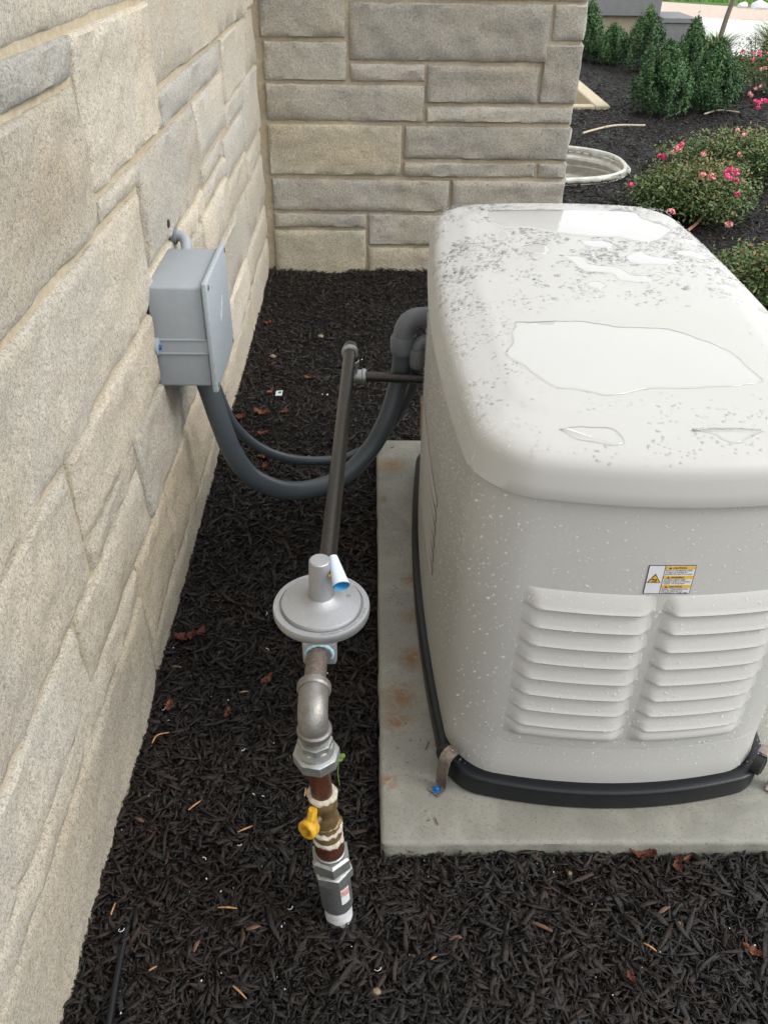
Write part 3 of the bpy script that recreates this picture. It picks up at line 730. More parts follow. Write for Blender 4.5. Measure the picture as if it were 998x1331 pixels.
for k in range(1200):
    t = random.randrange(3); y = random.uniform(1.06, 2.12); e = random.uniform(.004, .045)
    u = min(1, abs(y-GY)/.612); x = GX-(W0-e)*(.900+.100*(1-u*u)); z, _ = lid_z(x, y)
    dz = Vector(((lid_z(x-.002, y)[0]-lid_z(x+.002, y)[0])/.004, 0, 1)).normalized()
    items.append((Vector((x, y, z)), dz, random.uniform(.0006, .0013), .6, 1, 0))
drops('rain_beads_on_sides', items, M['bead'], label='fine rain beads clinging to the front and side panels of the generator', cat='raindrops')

# ================================================================== JUNCTION BOX
jb = empty('junction_box', (WX, 1.84, .53), 'grey square electrical junction box screwed to the limestone wall', 'electrical box')
BX0, BX1 = -.473, -.354
bm = box_bm(BX0, BX1, 1.722, 1.972, .528, .760, .006, 3); obj_bm('body', bm, M['box'], jb)
bm = bmesh.new(); V = [(-.366, 1.714, .518), (-.366, 1.984, .518), (-.366, 1.984, .770), (-.366, 1.714, .770)]
lidb = obj_bm('lid', box_bm(-.3535, -.341, 1.713, 1.984, .516, .771, .004, 3), M['boxlid'], jb)
for y in (1.728, 1.970):
    for z in (.530, .757):
        bm = bmesh.new(); lathe(bm, (-.3412, y, z), (1, 0, 0), [(.006, 0), (.006, .0012), (.004, .0018)], 14); obj_bm('screw', bm, M['steel'], lidb)
bm = bmesh.new()
for q, (dy, dz) in enumerate([(0, 0), (.010, .005), (.020, .018), (.030, .022), (.036, .030)]):
    box_bm(-.3413, -.3402, 1.838+dy, 1.842+dy, .636+dz, .652+dz, 0, bm=bm); box_bm(-.3413, -.3402, 1.842+dy, 1.848+dy, .648+dz, .651+dz, 0, bm=bm)
obj_bm('embossed_mark', bm, M['whitebit'], lidb, smooth=False)
bm = bmesh.new(); box_bm(BX0+.006, BX1+.0003, 1.7170, 1.7235, .640, .644, .001, 1, bm); box_bm(BX0+.006, BX1+.0003, 1.7170, 1.7235, .608, .612, .001, 1, bm); box_bm(BX0+.006, BX1+.0003, 1.7195, 1.7235, .6121, .6399, 0, 1, bm)
obj_bm('side_rib', bm, M['box'], jb)
bm = bmesh.new(); lathe(bm, (-.468, 1.712, .630), (1, 0, 0), [(.0195, 0), (.0195, .008), (.013, .011), (.010, .0115)], 24)
for v in bm.verts: v.co.y = min(v.co.y, 1.7225)
lug = obj_bm('mounting_lug', bm, M['box'], jb)
bm = bmesh.new(); lathe(bm, (-.457, 1.7060, .630), (1, 0, 0), [(.0062, 0), (.0062, .003), (.004, .005)], 14); obj_bm('screw', bm, M['bolt'], lug)
bm = bmesh.new(); tube(bm, catmull([(-.475, 2.035, .768), (-.455, 2.033, .769), (-.440, 2.02, .762), (-.434, 1.99, .748), (-.432, 1.95, .738)], 6), .013, 16); obj_bm('entry_elbow', bm, M['box'], jb)
obj_bm('wall_flange', lathe(bmesh.new(), (-.474, 2.035, .768), (1, 0, 0), [(.020, 0), (.020, .010), (.016, .0125)], 20), M['elbow'], jb)
bm = bmesh.new(); lathe(bm, (-.471, 1.985, .812), (1, 0, 0), [(.010, 0), (.0095, .006), (.004, .0075)], 9)
for v in bm.verts: v.co.z += .004*nz(v.co.y*90, v.co.z*90, 0)
obj_bm('drill_hole', bm, M['dark'], lw)

# ================================================================== CONDUITS
def conduit(label, pts, r, collar, cr, elb, er, name='flexible_conduit'):
    c = empty(name, pts[0], label, 'conduit', 'flexible conduits between box and generator')
    P = catmull(pts, 12); bm = bmesh.new(); tube(bm, P, r, 20)
    obj_bm('hose', bm, M['conduit'], c, sharp=60)
    bm = bmesh.new(); q = Vector(collar); lathe(bm, q-Vector((0, 0, .030)), (0, 0, 1), [(cr*.88, 0), (cr*.97, .006), (cr, .012), (cr, .042), (cr*.94, .046), (cr*.9, .050)], 28); obj_bm('collar', bm, M['elbow'], c)
    bm = bmesh.new(); tube(bm, catmull(elb, 8), er, 20); obj_bm('elbow', bm, M['elbow'], c)
    bm = bmesh.new(); lathe(bm, Vector(pts[0])+Vector((0, 0, .004)), (0, 0, -1), [(r*1.25, 0), (r*1.25, .010), (r*1.08, .014)], 24); obj_bm('box_connector', bm, M['elbow'], c)
    return c
conduit('thick slate grey flexible conduit sagging from the box down and up to the generator side',
        [(-.405, 1.84, .527), (-.388, 1.84, .46), (-.370, 1.84, .37), (-.345, 1.845, .27), (-.298, 1.86, .185), (-.205, 1.90, .122), (-.084, 1.95, .126), (.001, 2.0, .192), (.048, 2.02, .28), (.076, 2.045, .368), (.085, 2.05, .43), (.086, 2.05, .48)],
        .0255, (.086, 2.05, .490), .0320, [(.086, 2.05, .500), (.089, 2.052, .524), (.099, 2.056, .543), (.118, 2.060, .554), (.155, 2.066, .556)], .0262)
conduit('thin slate grey flexible conduit hanging behind the thick one above the mulch',
        [(-.405, 1.91, .527), (-.385, 1.905, .44), (-.357, 1.95, .30), (-.297, 2.0, .195), (-.208, 2.05, .128), (-.089, 2.08, .112), (.001, 2.1, .144), (.066, 2.1, .221), (.118, 2.085, .345), (.125, 2.030, .45)],
        .0130, (.125, 2.030, .462), .0215, [(.125, 2.030, .470), (.127, 2.031, .486), (.138, 2.034, .499), (.165, 2.04, .503)], .0165)

# ================================================================== GAS LINE
gl = empty('gas_line', (-.048, .772, 0), 'metal gas line rising from the mulch through valve and round regulator to the generator', 'gas pipe')
def gp(name, prof, mat, z0, x0=None, y0=.774, n=28, rot=0, parent=gl, sharp=35):
    """vertical piece; column leans a little with height"""
    bm = bmesh.new(); lathe(bm, (0, 0, 0), (0, 0, 1), prof, n, rot)
    for v in bm.verts: v.co.z += z0; k = v.co.z; v.co.x += -.0475-.060*min(k, .45); v.co.y += y0+.012*k
    return obj_bm(name, bm, mat, parent, sharp=sharp)
def cyl(r, h, c=.0015): return [(r-c, 0), (r, c), (r, h-c), (r-c, h)]
def hexp(r, h): return [(r*.86, 0), (r, h*.12), (r, h*.88), (r*.86, h)]
gp('white_riser', cyl(.0235, .115), M['white'], -.06)
tf = gp('transition_fitting', [(.0255, 0), (.0265, .002), (.0265, .076), (.0285, .080), (.0285, .084)], M['galv'], .052)
bm = bmesh.new()
for j in range(2):
    for i in range(7):
        a = math.radians(-62+i*8); z = .078+j*.034; r = .0270
        bm.verts.new((-.0475-.060*z+r*math.sin(a+PI/2+PI/6-.3)*1.0, .774+.012*z-r*math.cos(a+PI/2+PI/6-.3)*-1*-1, z))
bm.verts.ensure_lookup_table()
for i in range(6): bm.faces.new((bm.verts[i], bm.verts[i+1], bm.verts[i+8], bm.verts[i+7]))
bm.free()
def wrap(name, mat, z0, z1, a0, a1, r, parent):
    V = []; F = []; n = 8
    for rr in (r, r+.0005):
        for z in (z0, z1):
            for i in range(n+1):
                a = a0+(a1-a0)*i/n; V.append((-.0475-.060*z+rr*math.cos(a), .774+.012*z+rr*math.sin(a), z))
    m_ = n+1
    for i in range(n): F += [(i, i+1, m_+i+1, m_+i), (2*m_+i, 2*m_+i+1, 3*m_+i+1, 3*m_+i), (i, i+1, 2*m_+i+1, 2*m_+i), (m_+i, m_+i+1, 3*m_+i+1, 3*m_+i)]
    F += [(0, m_, 3*m_, 2*m_), (n, m_+n, 3*m_+n, 2*m_+n)]
    return mesh_from(name, V, F, mat, parent)
st = wrap('sticker', M['whitebit'], .082, .122, math.radians(-66), math.radians(-30), .0268, tf); wrap('red_print', M['red'], .104, .120, math.radians(-64), math.radians(-32), .0274, st)
gp('hex_fitting', hexp(.0335, .024), M['galv'], .1365, n=6, rot=.35); gp('hex_fitting', hexp(.0325, .030), M['galv'], .163, n=6, rot=.15)
gp('hex_neck', cyl(.0245, .008), M['galv'], .193)
gp('rusty_coupling', cyl(.0235, .034, .003), M['rust'], .201)
def dope(name, z, r, h, mat, seed):
    n = 40; bm = bmesh.new(); lathe(bm, (0, 0, 0), (0, 0, 1), [(r*.8, 0), (r, h*.3), (r, h*.7), (r*.8, h)], n)
    for v in bm.verts:
        a = math.atan2(v.co.y, v.co.x); k = .16*nz(math.cos(a)*2.5, math.sin(a)*2.5, seed)+.07*nz(math.cos(a)*7, math.sin(a)*7, seed)
        v.co.x *= 1+k; v.co.y *= 1+k; v.co.z += .004*nz(math.cos(a)*3, math.sin(a)*3, seed+5)
        v.co.z += z; q = v.co.z; v.co.x += -.0475-.060*min(q, .45); v.co.y += .774+.012*q
    return obj_bm(name, bm, mat, gl, sharp=180)
dope('pipe_sealant', .232, .0245, .010, M['seal'], 1)
va = gp('valve_body', [(r, h*1.13) for r, h in [(.019, 0), (.0225, .002), (.0225, .012), (.0205, .015), (.0205, .020), (.0185, .024), (.0195, .034), (.0215, .040), (.0195, .046), (.0180, .056), (.0195, .062), (.0215, .066), (.0215, .084), (.019, .088)]], M['brass'], .241)
dope('pipe_sealant', .256, .0245, .008, M['seal'], 3); dope('brass_ring', .270, .0225, .006, M['brass'], 6); dope('pipe_sealant', .336, .0225, .009, M['seal'], 8)
# yellow tee handle, seen end-on towards the camera and left
hb = Vector((-.0475-.060*.305-.010, .774-.018, .307)); hd = Vector((-.55, -.75, .10)).normalized()
bm = bmesh.new(); lathe(bm, hb-hd*.004, hd, [(.0075, 0), (.0075, .012)], 16); stem = obj_bm('valve_stem', bm, M['brass'], gl)
bm = bmesh.new(); hc = hb+hd*.014
lathe(bm, hc, hd, [(.0125, -.006), (.0145, -.002), (.0155, .010), (.0135, .0125), (.0095, .0125), (.0085, .003), (0.00001, .003)], 20)
x_, y_, _ = frame(hd)
h = obj_bm('valve_handle', bm, M['yellow'], gl)
upv = Vector((.12, .25, .95)).normalized()
bm = bmesh.new(); tube(bm, [hc+upv*.010, hc+upv*.021, hc+upv*.0315], lambda t: .0078-.0010*t, 8); obj_bm('handle_lever', bm, M['yellow'], h, sharp=30)
gp('rusty_nipple', cyl(.0163, .082), M['rust'], .343)
un = gp('pipe_union', hexp(.0335, .022), M['galv'], .418, n=8, rot=.2); gp('union_shoulder', [(.026, 0), (.027, .003), (.024, .012), (.0235, .016)], M['galv'], .440, n=28)
gp('union_hex', hexp(.0250, .013), M['galv'], .452, n=8, rot=.1); dope('union_sealant', .4495, .0245, .006, M['seal'], 12)
gp('dark_nipple', cyl(.0165, .035), M['nipple'], .462)
# elbow: from vertical to level, pointing away from the camera
ex, ey, ez = -.0765, .779, .514
P = catmull([(ex+.002, ey, .484), (ex+.001, ey, .494), (ex, ey+.006, .507), (ex, ey+.020, .515), (ex, ey+.046, .516)], 8)
bm = bmesh.new(); tube(bm, P, .0212, 24); eb = obj_bm('elbow', bm, M['elbowm'], gl)
obj_bm('elbow_rim', lathe(bmesh.new(), (ex+.002, ey, .477), (0, 0, 1), [(.022, 0), (.0245, .002), (.0245, .010), (.0222, .013)], 28), M['elbowm'], eb)
obj_bm('elbow_rim', lathe(bmesh.new(), (ex, ey+.040, .516), (0, 1, 0), [(.0222, 0), (.0245, .003), (.0245, .011), (.0225, .013)], 28), M['elbowm'], eb)
bm = bmesh.new(); tube(bm, [(ex, ey+.045, .516), (-.0755, .905, .516)], .0158, 22); obj_bm('nipple', bm, M['nipple'], gl)
# regulator
rc_ = Vector((-.0715, .962, .517))
rg = obj_bm('regulator', lathe(bmesh.new(), rc_+Vector((0, 0, .0)), (0, 0, 1), [(.020, -.035), (.030, -.028), (.036, -.012), (.046, .006), (.062, .014), (.068, .019), (.0725, .022), (.0735, .026), (.0735, .034), (.0725, .0365), (.0640, .0375), (.0632, .0352), (.0622, .0352), (.0612, .0405), (.0600, .0425), (.0560, .0435), (.036, .048), (.0235, .052), (.0195, .056), (.0183, .062), (.0162, .118), (.0155, .1212), (.0140, .1225), (.0001, .1230)], 72), M['cast'], gl, sharp=30)
bm = box_bm(-.0975, -.0470, .893, .922, .491, .541, .006, 3); ib = obj_bm('inlet_boss', bm, M['cast2'], rg)
obj_bm('boss_neck', box_bm(-.094, -.050, .9225, .955, .500, .537, .004), M['cast2'], rg)
bm = box_bm(-.094, -.050, .970, 1.045, .493, .538, .008, 3); obj_bm('outlet_boss', bm, M['cast2'], rg)
bm = bmesh.new(); N_ = 36
for k in range(N_): pass
a_ = [Vector((-.0722+.0195*math.cos(t), .8925, .516+.0195*math.sin(t))) for t in np.linspace(math.radians(-20), math.radians(200), 30)]
tube(bm, a_, lambda t: .0028+.0011*nz(t*14, 1, 2), 8); obj_bm('thread_sealant', bm, M['cyan'], rg)
bm = bmesh.new(); lathe(bm, (-.031, .968, .5615), (0, 0, 1), [(.0042, 0), (.0042, .0028), (.003, .0032)], 6); obj_bm('vent_plug', bm, M['steel'], rg)
for k in range(8):                                         # faint cast marks round the cover
    pass
bm = bmesh.new()
for k in range(26):
    t = math.radians(-72+k*3.1); r = .0665
    if k % 9 == 8: continue
    c = rc_+Vector((r*math.cos(t-.25), r*math.sin(t-.25), .0372)); d = Vector((-math.sin(t-.25), math.cos(t-.25), 0))*.0012; e = Vector((math.cos(t-.25), math.sin(t-.25), 0))*.0022
    vs_ = [bm.verts.new(c+d*a+e*b+Vector((0, 0, q*.0008))) for q in (0, 1) for a, b in ((-1, -1), (1, -1*(k % 2)), (1, 1), (-1, .4+(k % 3)*.3))]
    for f in ((0, 1, 2, 3), (4, 5, 6, 7), (0, 1, 5, 4), (1, 2, 6, 5), (2, 3, 7, 6), (3, 0, 4, 7)): bm.faces.new([vs_[i] for i in f])
obj_bm('cast_mark', bm, M['cast2'], rg, smooth=False)
# rolled tag leaning on the tower
def ray_y(px, py, y):
    d = _fw + _r2*((px-499)/CF) + _u2*((665.5-py)/CF); return Vector((0, 0, CH)) + d*(y/d.y)
a = ray_y(433, 724, .985); b = ray_y(444, 762, .928); d = (b-a).normalized(); x, y, _ = frame(d); V = []; F = []; n = 26
for j, (p, r) in enumerate(((a, .0062), (b, .0118))):
    for k in range(n+1):
        t = 2*PI*1.15*k/n; rr = r*(1+.10*k/n); V.append(p+(x*math.cos(t)*1.0+y*math.sin(t)*.8)*rr)
for k in range(n): F.append((k, k+1, n+2+k, n+1+k))
t_ = mesh_from('rolled_tag', V, F, M['tagw'], rg, sharp=180)
V2 = [];
for j, (p, r) in enumerate(((a+d*.02, .0070), (b+d*.0004, .0110))):
    for k in range(n+1):
        t = 2*PI*k/n; V2.append(p+(x*math.cos(t)+y*math.sin(t)*.8)*r)
mesh_from('tag_lining', V2, F, M['tagb'], t_, sharp=180)
bm = bmesh.new(); lathe(bm, ray_y(430, 748, .948), (.3, -1, .1), [(.0038, 0), (.0040, .0012), (.0035, .002)], 4); obj_bm('yellow_thread', bm, M['yellow'], rg)
# long level pipe to the far elbow, drop and cross pipe
bm = bmesh.new(); tube(bm, [(-.0715, 1.04, .514), (-.0600, 1.50, .508), (-.0490, 1.985, .502)], .0152, 26); obj_bm('long_pipe', bm, M['blackpipe'], gl)
bm = bmesh.new(); lathe(bm, (-.0705, 1.043, .514), (0, 1, 0), [(.0205, 0), (.0205, .012), (.0165, .014)], 26); obj_bm('pipe_collar', bm, M['cast2'], gl)
bm = bmesh.new(); tube(bm, catmull([(-.0493, 1.962, .502), (-.049, 1.985, .501), (-.0485, 2.003, .494), (-.048, 2.012, .474), (-.048, 2.013, .452)], 6), .0190, 22); e2 = obj_bm('far_elbow', bm, M['blackpipe'], gl)
bm = bmesh.new(); lathe(bm, (-.0493, 1.955, .502), (0, 1, 0), [(.0185, 0), (.0215, .002), (.0215, .010), (.019, .012)], 26); obj_bm('elbow_rim', bm, M['galv'], e2); bm = bmesh.new(); lathe(bm, (-.048, 2.013, .445), (0, 0, 1), [(.019, 0), (.0212, .003), (.0212, .011), (.019, .013)], 26); obj_bm('elbow_rim', bm, M['galv'], e2)
bm = bmesh.new(); tube(bm, [(-.048, 2.013, .455), (-.048, 2.013, .425)], .0135, 18); obj_bm('short_nipple', bm, M['blackpipe'], gl)
bm = bmesh.new(); tube(bm, catmull([(-.048, 2.013, .438), (-.047, 2.013, .424), (-.040, 2.013, .414), (-.028, 2.013, .411), (-.014, 2.013, .411)], 6), .0180, 22); e3 = obj_bm('lower_elbow', bm, M['galv'], gl)
obj_bm('elbow_rim', lathe(bmesh.new(), (-.020, 2.013, .411), (1, 0, 0), [(.0185, 0), (.0208, .002), (.0208, .009), (.0175, .012)], 26), M['galv'], e3)
bm = bmesh.new(); tube(bm, [(-.012, 2.013, .411), (.150, 2.013, .404)], .0132, 22); obj_bm('cross_pipe', bm, M['blackpipe'], gl)

# ================================================================== WINDOW WELL AND AREAWAY
ww = empty('window_well', (.875, 5.99, 0), 'curved corrugated steel window well with rounded rim beyond the wall corner', 'window well')
O = well_outline(0, 48); bm = bmesh.new(); R_ = []
for z in np.linspace(.02, -.62, 70):
    k = .040*math.sin(z*2*PI/.125)
    R_.append([bm.verts.new((.875+(x-.875)*(1+k/.83), 5.99+(y-5.99)*(1+k/.48), z)) for x, y in O])
for a, b in zip(R_, R_[1:]):
    for k in range(len(O)-1): bm.faces.new((a[k], a[k+1], b[k+1], b[k]))
obj_bm('corrugated_shell', bm, M['wellmetal'], ww, sharp=180)
bm = bmesh.new(); tube(bm, [Vector((x, y, .028)) for x, y in O], .017, 10); obj_bm('rolled_rim', bm, M['wellmetal'], ww)
mesh_from('gravel_floor', [(x, y, -.6) for x, y in O], [tuple(range(len(O)))], M['gravel'], ww)
aw = empty('areaway_curb', (2.0, 8.1, 0), 'cream limestone curbed opening in the mulch beyond the corrugated well', 'curb')
obj_bm('right_curb', box_bm(1.955, 2.085, 8.00, 9.32, -.5, .035, .008, 1), M['curb'], aw)
obj_bm('front_curb', box_bm(.87, 1.9525, 8.00, 8.10, -.5, .030, .008, 1), M['curb'], aw); obj_bm('back_curb', box_bm(.87, 1.9525, 9.22, 9.32, -.5, .030, .008, 1), M['curb'], aw)
obj_bm('floor', box_bm(.87, 1.9525, 8.1025, 9.2175, -.55, -.5, 0), M['gravel'], aw)

# ================================================================== TERRACE WALL
tw = empty('garden_wall', (2.8, 12.2, 0), 'low garden wall with a thick grey cap behind the conical shrubs', 'wall')
obj_bm('core', box_bm(.9, 3.52, 12.06, 12.55, -.1, .355), M['mortar'], tw, smooth=False)
f_t = lambda u, v, d: (u, 12.04-d, v)
for j, (z0, z1) in enumerate(((-.03, .15), (.16, .35))):
    x = .95
    while x < 3.45:
        l = random.uniform(.25, .5); e = min(x+l, 3.52); k = random.uniform(.8, 1.0)
        stone_mesh(x, e-.015, z0, z1, f_t, 900+int(x*40)+j, tw, (k*1.0, k*.92, k*.80), cell=.1); x = e
for (a, b) in ((.9, 2.34), (2.345, 3.56)): obj_bm('cap_slab', box_bm(a, b, 11.98, 12.70, .357, .555, .008, 1), M['cap'], tw)
lb = empty('low_plinth', (3.75, 12.1, 0), 'dark grey block low beside the end of the garden wall', 'plinth')
obj_bm('block', box_bm(3.565, 3.97, 11.85, 12.6, -.05, .30, .006, 1), M['cap'], lb); obj_bm('block_cap', box_bm(3.564, 3.99, 11.83, 12.62, .303, .36, .006, 1), M['cap'], lb)

# ================================================================== PLANTS
def leaf_cloud(name, centers, normals, size, mat, parent, seed=0, asp=1.7, shade_=None):
    r = np.random.default_rng(seed); n = len(centers); C = np.array(centers); D = np.array(normals)
    D += r.normal(0, .55, (n, 3)); D /= np.linalg.norm(D, axis=1)[:, None]
    A = r.normal(0, 1, (n, 3)); X = np.cross(D, A); X /= np.linalg.norm(X, axis=1)[:, None]; Y = np.cross(D, X)
    s = size*r.uniform(.6, 1.3, n)[:, None]; ln = s*asp
    v0 = C-X*ln*.5; v2 = C+X*ln*.5; v1 = C+Y*s*.32+D*s*.12; v3 = C-Y*s*.32+D*s*.12
    V = np.stack([v0, v1, v2, v3], 1).reshape(-1, 3); F = np.arange(n*4).reshape(-1, 4)
    sh = r.uniform(0, 1, n) if shade_ is None else np.clip(shade_+r.normal(0, .15, n), 0, 1)
    off = origin(parent) if parent else Vector((0, 0, 0))
    o = fast_mesh(name, V-np.array(off), F, mat, np.repeat(sh, 4)); return link(o, parent)
def shrub(label, x, y, h, r, seed, n=9000, squat=False):
    rr = random.Random(seed); t = empty('conical_shrub', (x, y, 0), label, 'shrub', 'clipped conical evergreens in the mulch bed'); C = []; Nn = []; S = []
    # upright sprays of leaves around the cone
    sp = []
    for k in range(150):
        a = rr.uniform(0, 2*PI); q = rr.random()**.8
        pr = r*(1-q**1.35)**.80*(.80+.20*min(1, q*4))
        pr *= 1+.16*nz(math.cos(a)*2, math.sin(a)*2, q*3+seed)
        sp.append((Vector((x+pr*math.cos(a)*.9, y+pr*math.sin(a)*.9, .04+q*h*.90)), a, q))
    for k in range(n):
        p, a, q = rr.choice(sp); u = rr.random()
        o = Vector((math.cos(a)*.35*(1-q), math.sin(a)*.35*(1-q), 1)).normalized()
        L_ = .10*(.5+1.0*rr.random()**1.5); c = p+o*(u*L_)+Vector((rr.gauss(0, 1), rr.gauss(0, 1), rr.gauss(0, 1)))*.018*(1.35-u)
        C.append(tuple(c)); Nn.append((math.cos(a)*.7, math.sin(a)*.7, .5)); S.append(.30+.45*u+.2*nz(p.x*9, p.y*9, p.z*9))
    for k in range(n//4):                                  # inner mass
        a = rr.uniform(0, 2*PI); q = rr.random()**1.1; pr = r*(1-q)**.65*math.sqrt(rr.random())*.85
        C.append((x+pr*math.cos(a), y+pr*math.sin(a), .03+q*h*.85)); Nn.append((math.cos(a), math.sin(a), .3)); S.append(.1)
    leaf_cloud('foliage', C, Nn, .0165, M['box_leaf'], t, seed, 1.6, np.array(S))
    bm = bmesh.new(); tube(bm, [(x, y, -.03), (x+.01, y, h*.3), (x, y+.01, h*.7)], lambda q: .022*(1-.7*q), 8); obj_bm('trunk', bm, M['bark'], t)
shrub('big rounded cone shrub standing left and nearest beyond the wall corner', 2.46, 7.85, .45, .285, 1, 14000)
shrub('big rounded cone shrub nearest on the right, upright shoots at its tip', 2.95, 8.05, .43, .28, 2, 14000)
shrub('slim cone shrub leftmost against the house corner under the grey cap', 2.49, 11.0, .50, .22, 3)
shrub('smallest cone shrub, second from the left of the back row', 2.70, 10.7, .27, .24, 4)
shrub('tall narrow-tipped shrub, third from the left in front of the cap end', 2.92, 10.2, .50, .28, 5)
shrub('loose pointed shrub behind the gap between the two nearest ones', 3.27, 9.7, .46, .18, 6)

def rose(label, x, y, rx, ry, h, seed, n, blooms):
    rr = random.Random(seed); t = empty('rose_bush', (x, y, 0), label, 'rose bush', 'pink rose bushes'); C = []; Nn = []; S = []
    for k in range(150):
        a = rr.uniform(0, 2*PI); q = math.sqrt(rr.random()); bx, by = x+q*rx*math.cos(a), y+q*ry*math.sin(a)
        hh = h*(1-.45*q*q)*rr.uniform(.6, 1.12); top = Vector((bx, by, hh))
        if k < 16:
            bm = bmesh.new(); tube(bm, catmull([(x+(bx-x)*.3, y+(by-y)*.3, -.01), (x+(bx-x)*.7, y+(by-y)*.7, hh*.5), (bx, by, hh*.97)], 4), .0035, 5); obj_bm('stem', bm, M['rose_leaf'] if k % 3 else M['bark'], t)
        for j in range(n//46):
            c = top+Vector((rr.gauss(0, .058), rr.gauss(0, .058), -abs(rr.gauss(0, hh*.32))))
            if c.z < .01: c.z = rr.uniform(.01, .1)
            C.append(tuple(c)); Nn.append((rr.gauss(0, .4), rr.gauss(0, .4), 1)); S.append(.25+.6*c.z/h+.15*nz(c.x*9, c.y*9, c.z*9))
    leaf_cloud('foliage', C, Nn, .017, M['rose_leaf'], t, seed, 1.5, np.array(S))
    for (px, py, z, cnt, mt, sp) in blooms:
        bx = ground_pt(px, py, z); C2 = []; N2 = []
        for q in range(cnt):
            c = bx+Vector((rr.gauss(0, sp), rr.gauss(0, sp), rr.gauss(0, sp*.8)))
            for k in range(16):
                u = Vector((rr.gauss(0, 1), rr.gauss(0, 1), rr.gauss(0, 1)+.6)).normalized(); C2.append(tuple(c+u*.011)); N2.append(tuple(u))
        o = leaf_cloud('bloom', C2, N2, .020, M[mt], t, seed+cnt, 1.1)
rose('pink flowering rose bush nearest the far end of the generator lid', 1.84, 4.92, .31, .30, .29, 21, 4200,
     [(857, 203, .30, 2, 'petal', .016), (868, 201, .31, 1, 'petal', .01), (881, 197, .33, 4, 'petal2', .022), (887, 190, .34, 3, 'petal', .018), (954, 222, .34, 5, 'petal', .020), (949, 230, .33, 3, 'petal', .014), (913, 204, .30, 2, 'petal2', .01), (909, 228, .28, 2, 'petal2', .014), (922, 230, .28, 2, 'petal2', .012), (822, 240, .18, 2, 'petal', .008), (872, 277, .16, 2, 'petal2', .012), (952, 250, .2, 1, 'petal', .01)])
rose('sparse rose bush with few blooms behind the nearest rose at right', 2.42, 5.75, .50, .26, .32, 22, 3600,
     [(961, 175, .32, 2, 'petal2', .018), (965, 204, .28, 1, 'petal2', .014), (1004, 190, .28, 2, 'petal2', .01)])
rose('low rose bush with almost no flowers beside the right edge of the lid', 1.84, 3.62, .28, .26, .25, 23, 4200, [(945, 290, .25, 2, 'petal2', .012)])
rose('yellow-green rose bush with bright pink blooms at the right edge', 3.75, 8.9, .40, .35, .5, 24, 2600,
     [(977, 72, .5, 5, 'petal', .03), (990, 128, .30, 7, 'petal', .04), (978, 115, .30, 4, 'petal2', .03), (993, 80, .48, 4, 'petal2', .03), (986, 136, .25, 3, 'petal', .02)])
def grass_clump(label, x, y, r, h, seed, n, name='ornamental_grass'):
    rr = random.Random(seed); V = []; F = []; S = []
    for k in range(n):
        a = rr.uniform(0, 2*PI); q = rr.random(); b = Vector((x+r*.3*q*math.cos(a), y+r*.3*q*math.sin(a), 0)); out = r*rr.uniform(.4, 1.2); hh = h*rr.uniform(.6, 1.1); w_ = .005
        sd_ = Vector((-math.sin(a), math.cos(a), 0))*w_; i0 = len(V); d = Vector((math.cos(a), math.sin(a), 0))
        for t, ww_ in ((0, 1), (.4, 1), (.75, .8), (1, .15)):
            c = b+d*out*t*t+Vector((0, 0, hh*(t-.30*t*t*t))); V += [tuple(c-sd_*ww_), tuple(c+sd_*ww_)]
        for j in range(3): F.append((i0+2*j, i0+2*j+1, i0+2*j+3, i0+2*j+2))
        S += [rr.random()]*8
    o = fast_mesh(name, np.array(V), np.array(F), M['grass_leaf'], np.array(S)); link(o); tag(o, label, 'grass')
grass_clump('tall blue-green grass clump at the upper right corner beside the path', 4.7, 11.0, .45, .55, 31, 420)
grass_clump('pale yellowish grass tuft at the foot of the young tree', 3.95, 10.9, .32, .42, 32, 320)
# young tree by the path: slender trunk, crown above the picture
tr = empty('young_tree', (4.35, 12.0, 0), 'slender young tree rising beside the pale path with leaves overhanging', 'tree')
bm = bmesh.new(); tube(bm, catmull([(4.35, 12.0, -.05), (4.45, 12.1, .45), (4.62, 12.2, 1.0), (4.75, 12.3, 1.7), (4.8, 12.3, 2.5)], 6), lambda t: .034*(1-.6*t), 10); obj_bm('trunk', bm, M['bark'], tr)
C = []; Nn = []; rr = random.Random(5)
for k in range(70):
    a = rr.uniform(0, 2*PI); q = rr.random(); c0 = Vector((4.75+.9*q*math.cos(a), 12.3+.9*q*math.sin(a), rr.uniform(1.25, 2.9)-.25*q))
    for j in range(60): c = c0+Vector((rr.gauss(0, .12), rr.gauss(0, .12), rr.gauss(0, .12))); C.append(tuple(c)); Nn.append((rr.gauss(0, 1), rr.gauss(0, 1), .6))
    if k < 18:
        bm = bmesh.new(); tube(bm, [(4.72, 12.27, 1.3+q*.8), tuple((Vector((4.72, 12.27, 1.4+q*.8))+c0)/2), tuple(c0)], .008, 5); obj_bm('branch', bm, M['bark'], tr)
leaf_cloud('crown', C, Nn, .05, M['tree_leaf'], tr, 9, 1.7)
# pale rocks edging the lawn
for k in range(16):
    x = 6.75+k*.24; y = 17.70-.10*k+rr.uniform(-.05, .05); bm = bmesh.new(); bmesh.ops.create_icosphere(bm, subdivisions=2, radius=1)
    s_ = rr.uniform(.07, .13)
    for v in bm.verts: q = 1+.25*nz(v.co.x*1.5+k, v.co.y*1.5, v.co.z*1.5); v.co = Vector((x+v.co.x*s_*q*1.2, y+v.co.y*s_*q, .04+v.co.z*s_*q*.8))
    o = obj_bm('edging_rock', bm, M['pebble'] if k % 4 == 3 else M['whitebit'], sharp=25)
    tag(o, 'small pale rock in the row edging the far lawn', 'rock', 'pale rocks edging the far lawn')
